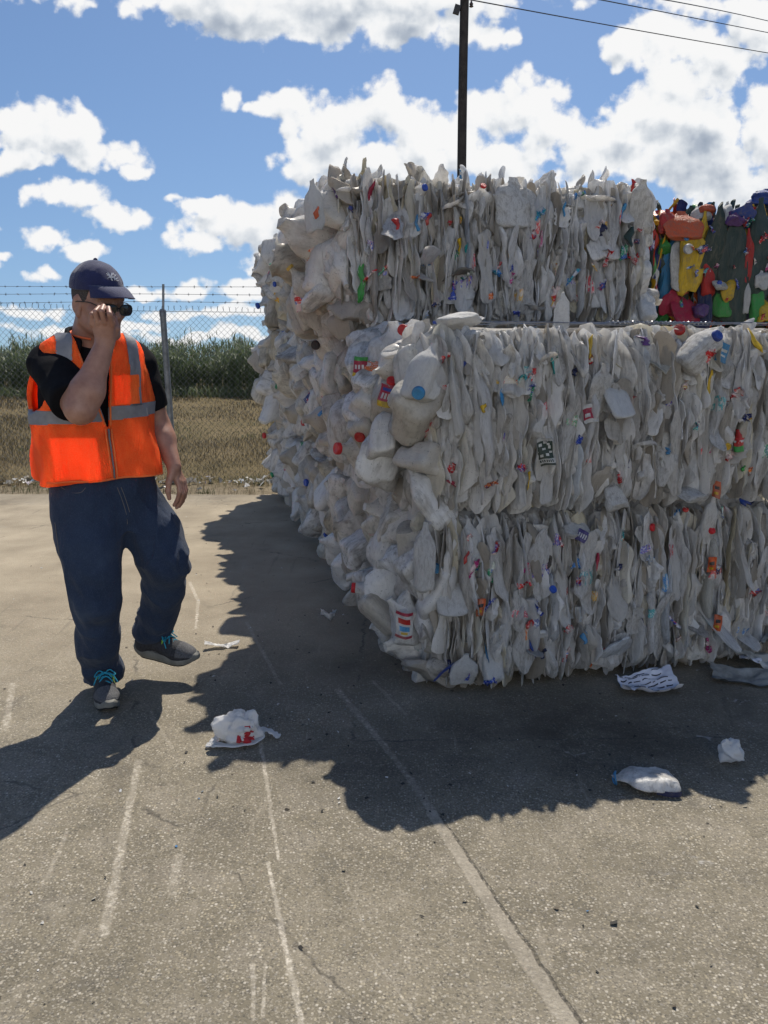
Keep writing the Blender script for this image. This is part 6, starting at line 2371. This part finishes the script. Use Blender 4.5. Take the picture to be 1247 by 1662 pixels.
# ================================================================== litter on the concrete
def litter():
    rng = np.random.default_rng(41)
    film = plastic_material('thin_white_film', [(0, (.80, .80, .80)), (1, (.86, .86, .85))], transl=.45, dirt=.12, rough=.3)
    paper, T, b = new_mat('printed_paper')
    tc = T.add('ShaderNodeTexCoord').outputs['UV']
    red = tinted('red_print', (.62, .03, .04), .3, .15)
    dark = plain('black_ink', (.03, .03, .04), .7)

    def sheet(n, m, w, d, seed, lift=.02, folds=5, curl=0.0):
        """a creased sheet lying on the ground; grid of points"""
        rg = np.random.default_rng(seed)
        u, v = np.meshgrid(np.linspace(-.5, .5, n), np.linspace(-.5, .5, m), indexing='ij')
        x, y, z = u * w, v * d, 0 * u
        for k in range(folds):
            a = rg.uniform(0, PI)
            sd = u * math.cos(a) + v * math.sin(a) - rg.uniform(-.3, .3)
            z = z + lift * rg.uniform(-.6, 1) * np.abs(sd)
        z = z + lift * .35 * fbm(np.stack([u * 5, v * 5, 0 * u + seed], -1), 3, seed) + curl * (u ** 2 + .6 * v ** 2)
        x = x + .006 * fbm(np.stack([u * 4, v * 4, 0 * u + 3], -1), 2, seed + 3)
        y = y + .006 * fbm(np.stack([u * 4, v * 4, 0 * u + 7], -1), 2, seed + 4)
        z -= z.min()
        return np.stack([x, y, z + .003], -1)

    def sheet_mesh(name, G, mat, th=.0012):
        n, m = G.shape[:2]
        P = G.reshape(-1, 3)
        F = grid_faces(n, m, False)
        return mesh_np(name, np.concatenate([P, P - [0, 0, th]]), np.concatenate([F, F[:, ::-1] + n * m]), mat, True)

    def thing_mesh(name, me, loc, rz, label, cat, group=None):
        o = link(name, me)
        o.location = (loc[0], loc[1], loc[2] if len(loc) > 2 else 0)
        o.rotation_euler = (0, 0, rz)
        return tag(o, label, cat, group)

    # carrier bag: a crumpled pouch with handles lying on the ground
    p = gp(388, 1203)
    bag = empty('carrier_bag', (p[0], p[1], 0), 'crumpled white carrier bag with red print on the concrete', 'plastic bag')
    n, m = 54, 60
    t = np.linspace(0.02, PI - .02, n)
    a = np.linspace(0, 2 * PI, m, endpoint=False)
    V = np.stack([np.outer(np.sin(t), np.cos(a)), np.outer(np.sin(t), np.sin(a)), np.outer(np.cos(t), np.ones(m))], -1).reshape(-1, 3)
    r = 1 + .42 * np.abs(fbm(V * 1.7, 2, 7)) - .22 * np.abs(vnoise(V * [5, 5, 1.5], 9)) - .10 * np.abs(vnoise(V * [12, 12, 4], 19)) + .10 * V[:, 2] * np.abs(vnoise(V * 3, 29))
    V = V * r[:, None] * [.082, .062, .058]
    V = crumple(V, np.random.default_rng(5), 5, .16, .5)
    V[:, 2] = np.maximum(V[:, 2] - V[:, 2].min() - .015, .002)
    V2, F = closed_rings(V, n, m)
    o = link('pouch', mesh_np('pouch', V2, F, film, True, 50), bag)
    # red lettering broken up by the creases of the film
    q = F[0]
    C = V2[q].mean(1)
    N = unit_rows(np.cross(V2[q[:, 2]] - V2[q[:, 0]], V2[q[:, 3]] - V2[q[:, 1]]))
    sg_ = np.sign(((C - V2.mean(0)) * N).sum(1).mean())
    N *= sg_
    keep = (N @ unit([.45, -1, .4]) > .1) & (C[:, 0] > .002) & (C[:, 0] < .066) & (C[:, 2] > .018) & (C[:, 2] < .085) & (vnoise(C * [70, 70, 45], 3) + .7 * vnoise(C * 28, 8) > -.15)
    us, inv = np.unique(q[keep], return_inverse=True)
    pr_ = link('print', mesh_np('print', V2[us] + vertex_normals(V2, q)[us] * .0016 * sg_, inv.reshape(-1, 4), red, True), o)
    pr_['kind'] = 'stuff'
    def strap(pts, w, name):
        pts = spline(pts, 34)
        mb = MB()
        tt, N, Bn = frames(pts)
        a = np.linspace(0, 2 * PI, 10, endpoint=False)
        rows = []
        for k in range(34):
            ww = w * (1 + .35 * math.sin(k * .9) * .6)
            rows.append(pts[k] + np.outer(np.cos(a) * ww, [0, 0, .0] + np.cross(tt[k], [0, 0, 1.])) + np.outer(np.sin(a) * ww * .35 * (1 + .3 * np.sin(3 * a)), [0, 0, 1.]))
        V, F = closed_rings(np.concatenate(rows), 34, 10)
        mb.add(V, F)
        mb.build(name, film, bag)
    strap([(-.085, -.020, .02), (-.080, -.050, .014), (-.03, -.068, .016), (.035, -.060, .018), (.078, -.030, .020), (.085, .01, .03)], .015, 'handle')
    strap([(-.075, -.015, .03), (-.098, -.045, .014), (-.105, -.055, .010), (-.07, -.062, .012)], .012, 'handle')
    strap([(.06, .02, .04), (.10, .035, .03), (.135, .028, .015), (.150, .020, .008)], .016, 'handle')

    # flattened bottle lying in the shade
    p = gp(1045, 1276)
    k = 4
    V, Fv = normalise(FLATS[k][0]), FLATS[k][1]
    root = empty('flattened_bottle', (p[0], p[1], 0), 'flattened milky bottle with a blue neck ring lying near the shadow edge', 'bottle')
    R = eul(0, PI / 2, 0)
    W_ = px(104, p)
    pts = (V * [.055, .155, W_ * 1.0]) @ R.T
    pts[:, 2] -= pts[:, 2].min()
    link('bottle_body', mesh_np('bottle_body', pts, Fv, MAT_HUE['milk'], True, 50), root)
    root.rotation_euler = (0, 0, PI - .10)
    ring = MB()
    ng = np.array([pts[:, 0].max() - .012, 0, .03])
    a = np.linspace(0, 2 * PI, 30)
    ring.tube(np.stack([np.full(30, ng[0]) + .003 * np.sin(a * 2), .024 * np.cos(a), .026 + .020 * np.sin(a)], -1), .0035, 6, False)
    ring.build('neck_ring', MAT_HUE['sky'], root)
    lb = MB()
    x = np.linspace(-.11, -.03, 8)
    lbV = np.stack([np.concatenate([x, x]), np.full(16, .072) + .006 * np.sin(np.concatenate([x, x]) * 60), np.concatenate([np.full(8, .006), np.full(8, .024)])], -1)
    lb.add(lbV, grid_faces(2, 8, False))
    lb.build('label', MAT_HUE['navy'], root)

    # crumpled clear lump
    p = gp(1181, 1236)
    n, m = 30, 34
    t = np.linspace(.03, PI - .03, n)
    a = np.linspace(0, 2 * PI, m, endpoint=False)
    V = np.stack([np.outer(np.sin(t), np.cos(a)), np.outer(np.sin(t), np.sin(a)), np.outer(np.cos(t), np.ones(m))], -1).reshape(-1, 3)
    V = V * (1 + .30 * fbm(V * 1.6, 3, 12))[:, None] * [.040, .034, .046]
    V = crumple(V, np.random.default_rng(15), 7, .22, .8)
    V[:, 2] -= V[:, 2].min()
    V2, F = closed_rings(V, n, m)
    thing_mesh('crumpled_wrapper', mesh_np('crumpled_wrapper', V2, F, film, True, 35), p, .4, 'fist-sized crumple of clear film standing in the shade', 'wrapper')

    # sheet of paper with lines of print
    p = gp(1052, 1120)
    G = sheet(26, 20, .255, .15, 3, .05, 5)
    T.put(b.inputs['Base Color'], T.ramp(T.noise(T.add('ShaderNodeTexCoord').outputs['Object'], 12, 4, .6), [(.3, (.60, .60, .66)), (.7, (.74, .74, .78))]))
    b.inputs['Roughness'].default_value = .8
    me = sheet_mesh('printed_sheet', G, paper)
    o = thing_mesh('printed_sheet', me, p, .12, 'creased white sheet of print lying against the foot of the bale', 'paper')
    mb = MB()
    rg = np.random.default_rng(6)
    for row in np.linspace(.12, .90, 8):
        c = .06
        while c < .92:
            ln = rg.uniform(.05, .22)
            if c + ln > .95 or rg.random() < .15:
                c += .1
                continue
            us = np.linspace(c, min(.96, c + ln), 6)
            band = []
            for dv in (-.013, .013):
                for u in us:
                    i, j = u * 25, (row + dv) * 19
                    i0, j0 = min(24, int(i)), min(18, int(j))
                    fu, fv = i - i0, j - j0
                    q = (G[i0, j0] * (1 - fu) * (1 - fv) + G[i0 + 1, j0] * fu * (1 - fv) + G[i0, j0 + 1] * (1 - fu) * fv + G[i0 + 1, j0 + 1] * fu * fv)
                    band.append(q + [0, 0, .0012])
            mb.add(np.array(band), grid_faces(2, 6, False))
            c += ln + .035
    t_ = mb.build('print', dark, o, smooth=False)
    t_['kind'] = 'stuff'

    # flattened cartons and newspaper at the right edge
    card = plain('grey_carton', (.24, .24, .22), .8, noise=14, var=.5)
    cardl = plain('pale_carton_inside', (.42, .42, .39), .8, noise=10, var=.3)
    p = gp(1205, 1105)
    o = thing_mesh('flattened_carton', sheet_mesh('flattened_carton', sheet(24, 18, .26, .14, 21, .026, 4, .01), card, .003), (p[0], p[1], .0), -.25, 'dark grey flattened carton with a curled edge on the ground', 'carton')
    p = gp(1232, 1085)
    o = thing_mesh('torn_carton', sheet_mesh('torn_carton', sheet(24, 18, .22, .15, 23, .05, 5, .02) + [0, 0, .012], cardl, .003), (p[0], p[1], .02), -.7, 'pale torn carton piled on the dark grey carton', 'carton')
    mk = MB()
    for k in range(5):
        G2 = sheet(6, 6, .05, .03, 60 + k, .01, 2)
        mk.add(G2.reshape(-1, 3) + [rng.uniform(-.08, .08), rng.uniform(-.06, .06), .105], grid_faces(6, 6, False))
    p = gp(1216, 1090)
    thing_mesh('paper_scrap', sheet_mesh('paper_scrap', sheet(12, 10, .09, .045, 27, .03, 3), paper), (p[0], p[1], .05), -.4, 'small white paper scrap lying on the dark grey carton', 'paper')
    p = gp(1243, 1078)
    thing_mesh('newspaper', sheet_mesh('newspaper', sheet(20, 18, .20, .14, 33, .09, 6, .02), plain('newsprint', (.30, .31, .29), .85, noise=45, var=.7)), (p[0] + .03, p[1] + .0, .06), .5, 'crumpled grey newspaper on top of the cartons', 'newspaper')

    # strip by the raised foot, and scraps under the pile
    p = gp(361, 1051)
    thing_mesh('plastic_strip', sheet_mesh('plastic_strip', sheet(30, 8, .165, .036, 44, .022, 6), film), p, .22, 'flat white plastic strip lying in the shade beside the raised foot', 'plastic strip')
    for (x, y, w, d, rz, text) in ((533, 1008, .075, .026, .3, 'small white scrap alone on the shaded concrete beside the pile'), (643, 1058, .085, .05, -.2, 'torn white scrap under the edge of the near corner bale')):
        p = gp(x, y)
        thing_mesh('plastic_scrap', sheet_mesh('plastic_scrap', sheet(16, 10, w, d, int(x), .05, 5), film), p, rz, text, 'scrap', 'plastic scraps beside the pile')
litter()

ALL_BALES = [bale_low, bale_mid, bale_high, dyed_bale] + REST
for B in ALL_BALES:
    B.finish()
bpy.context.view_layer.update()
dg_ = bpy.context.evaluated_depsgraph_get()
settled = [(B, B.settle(dg_)) for B in ALL_BALES]
for B, found in settled:
    B.lay(found)
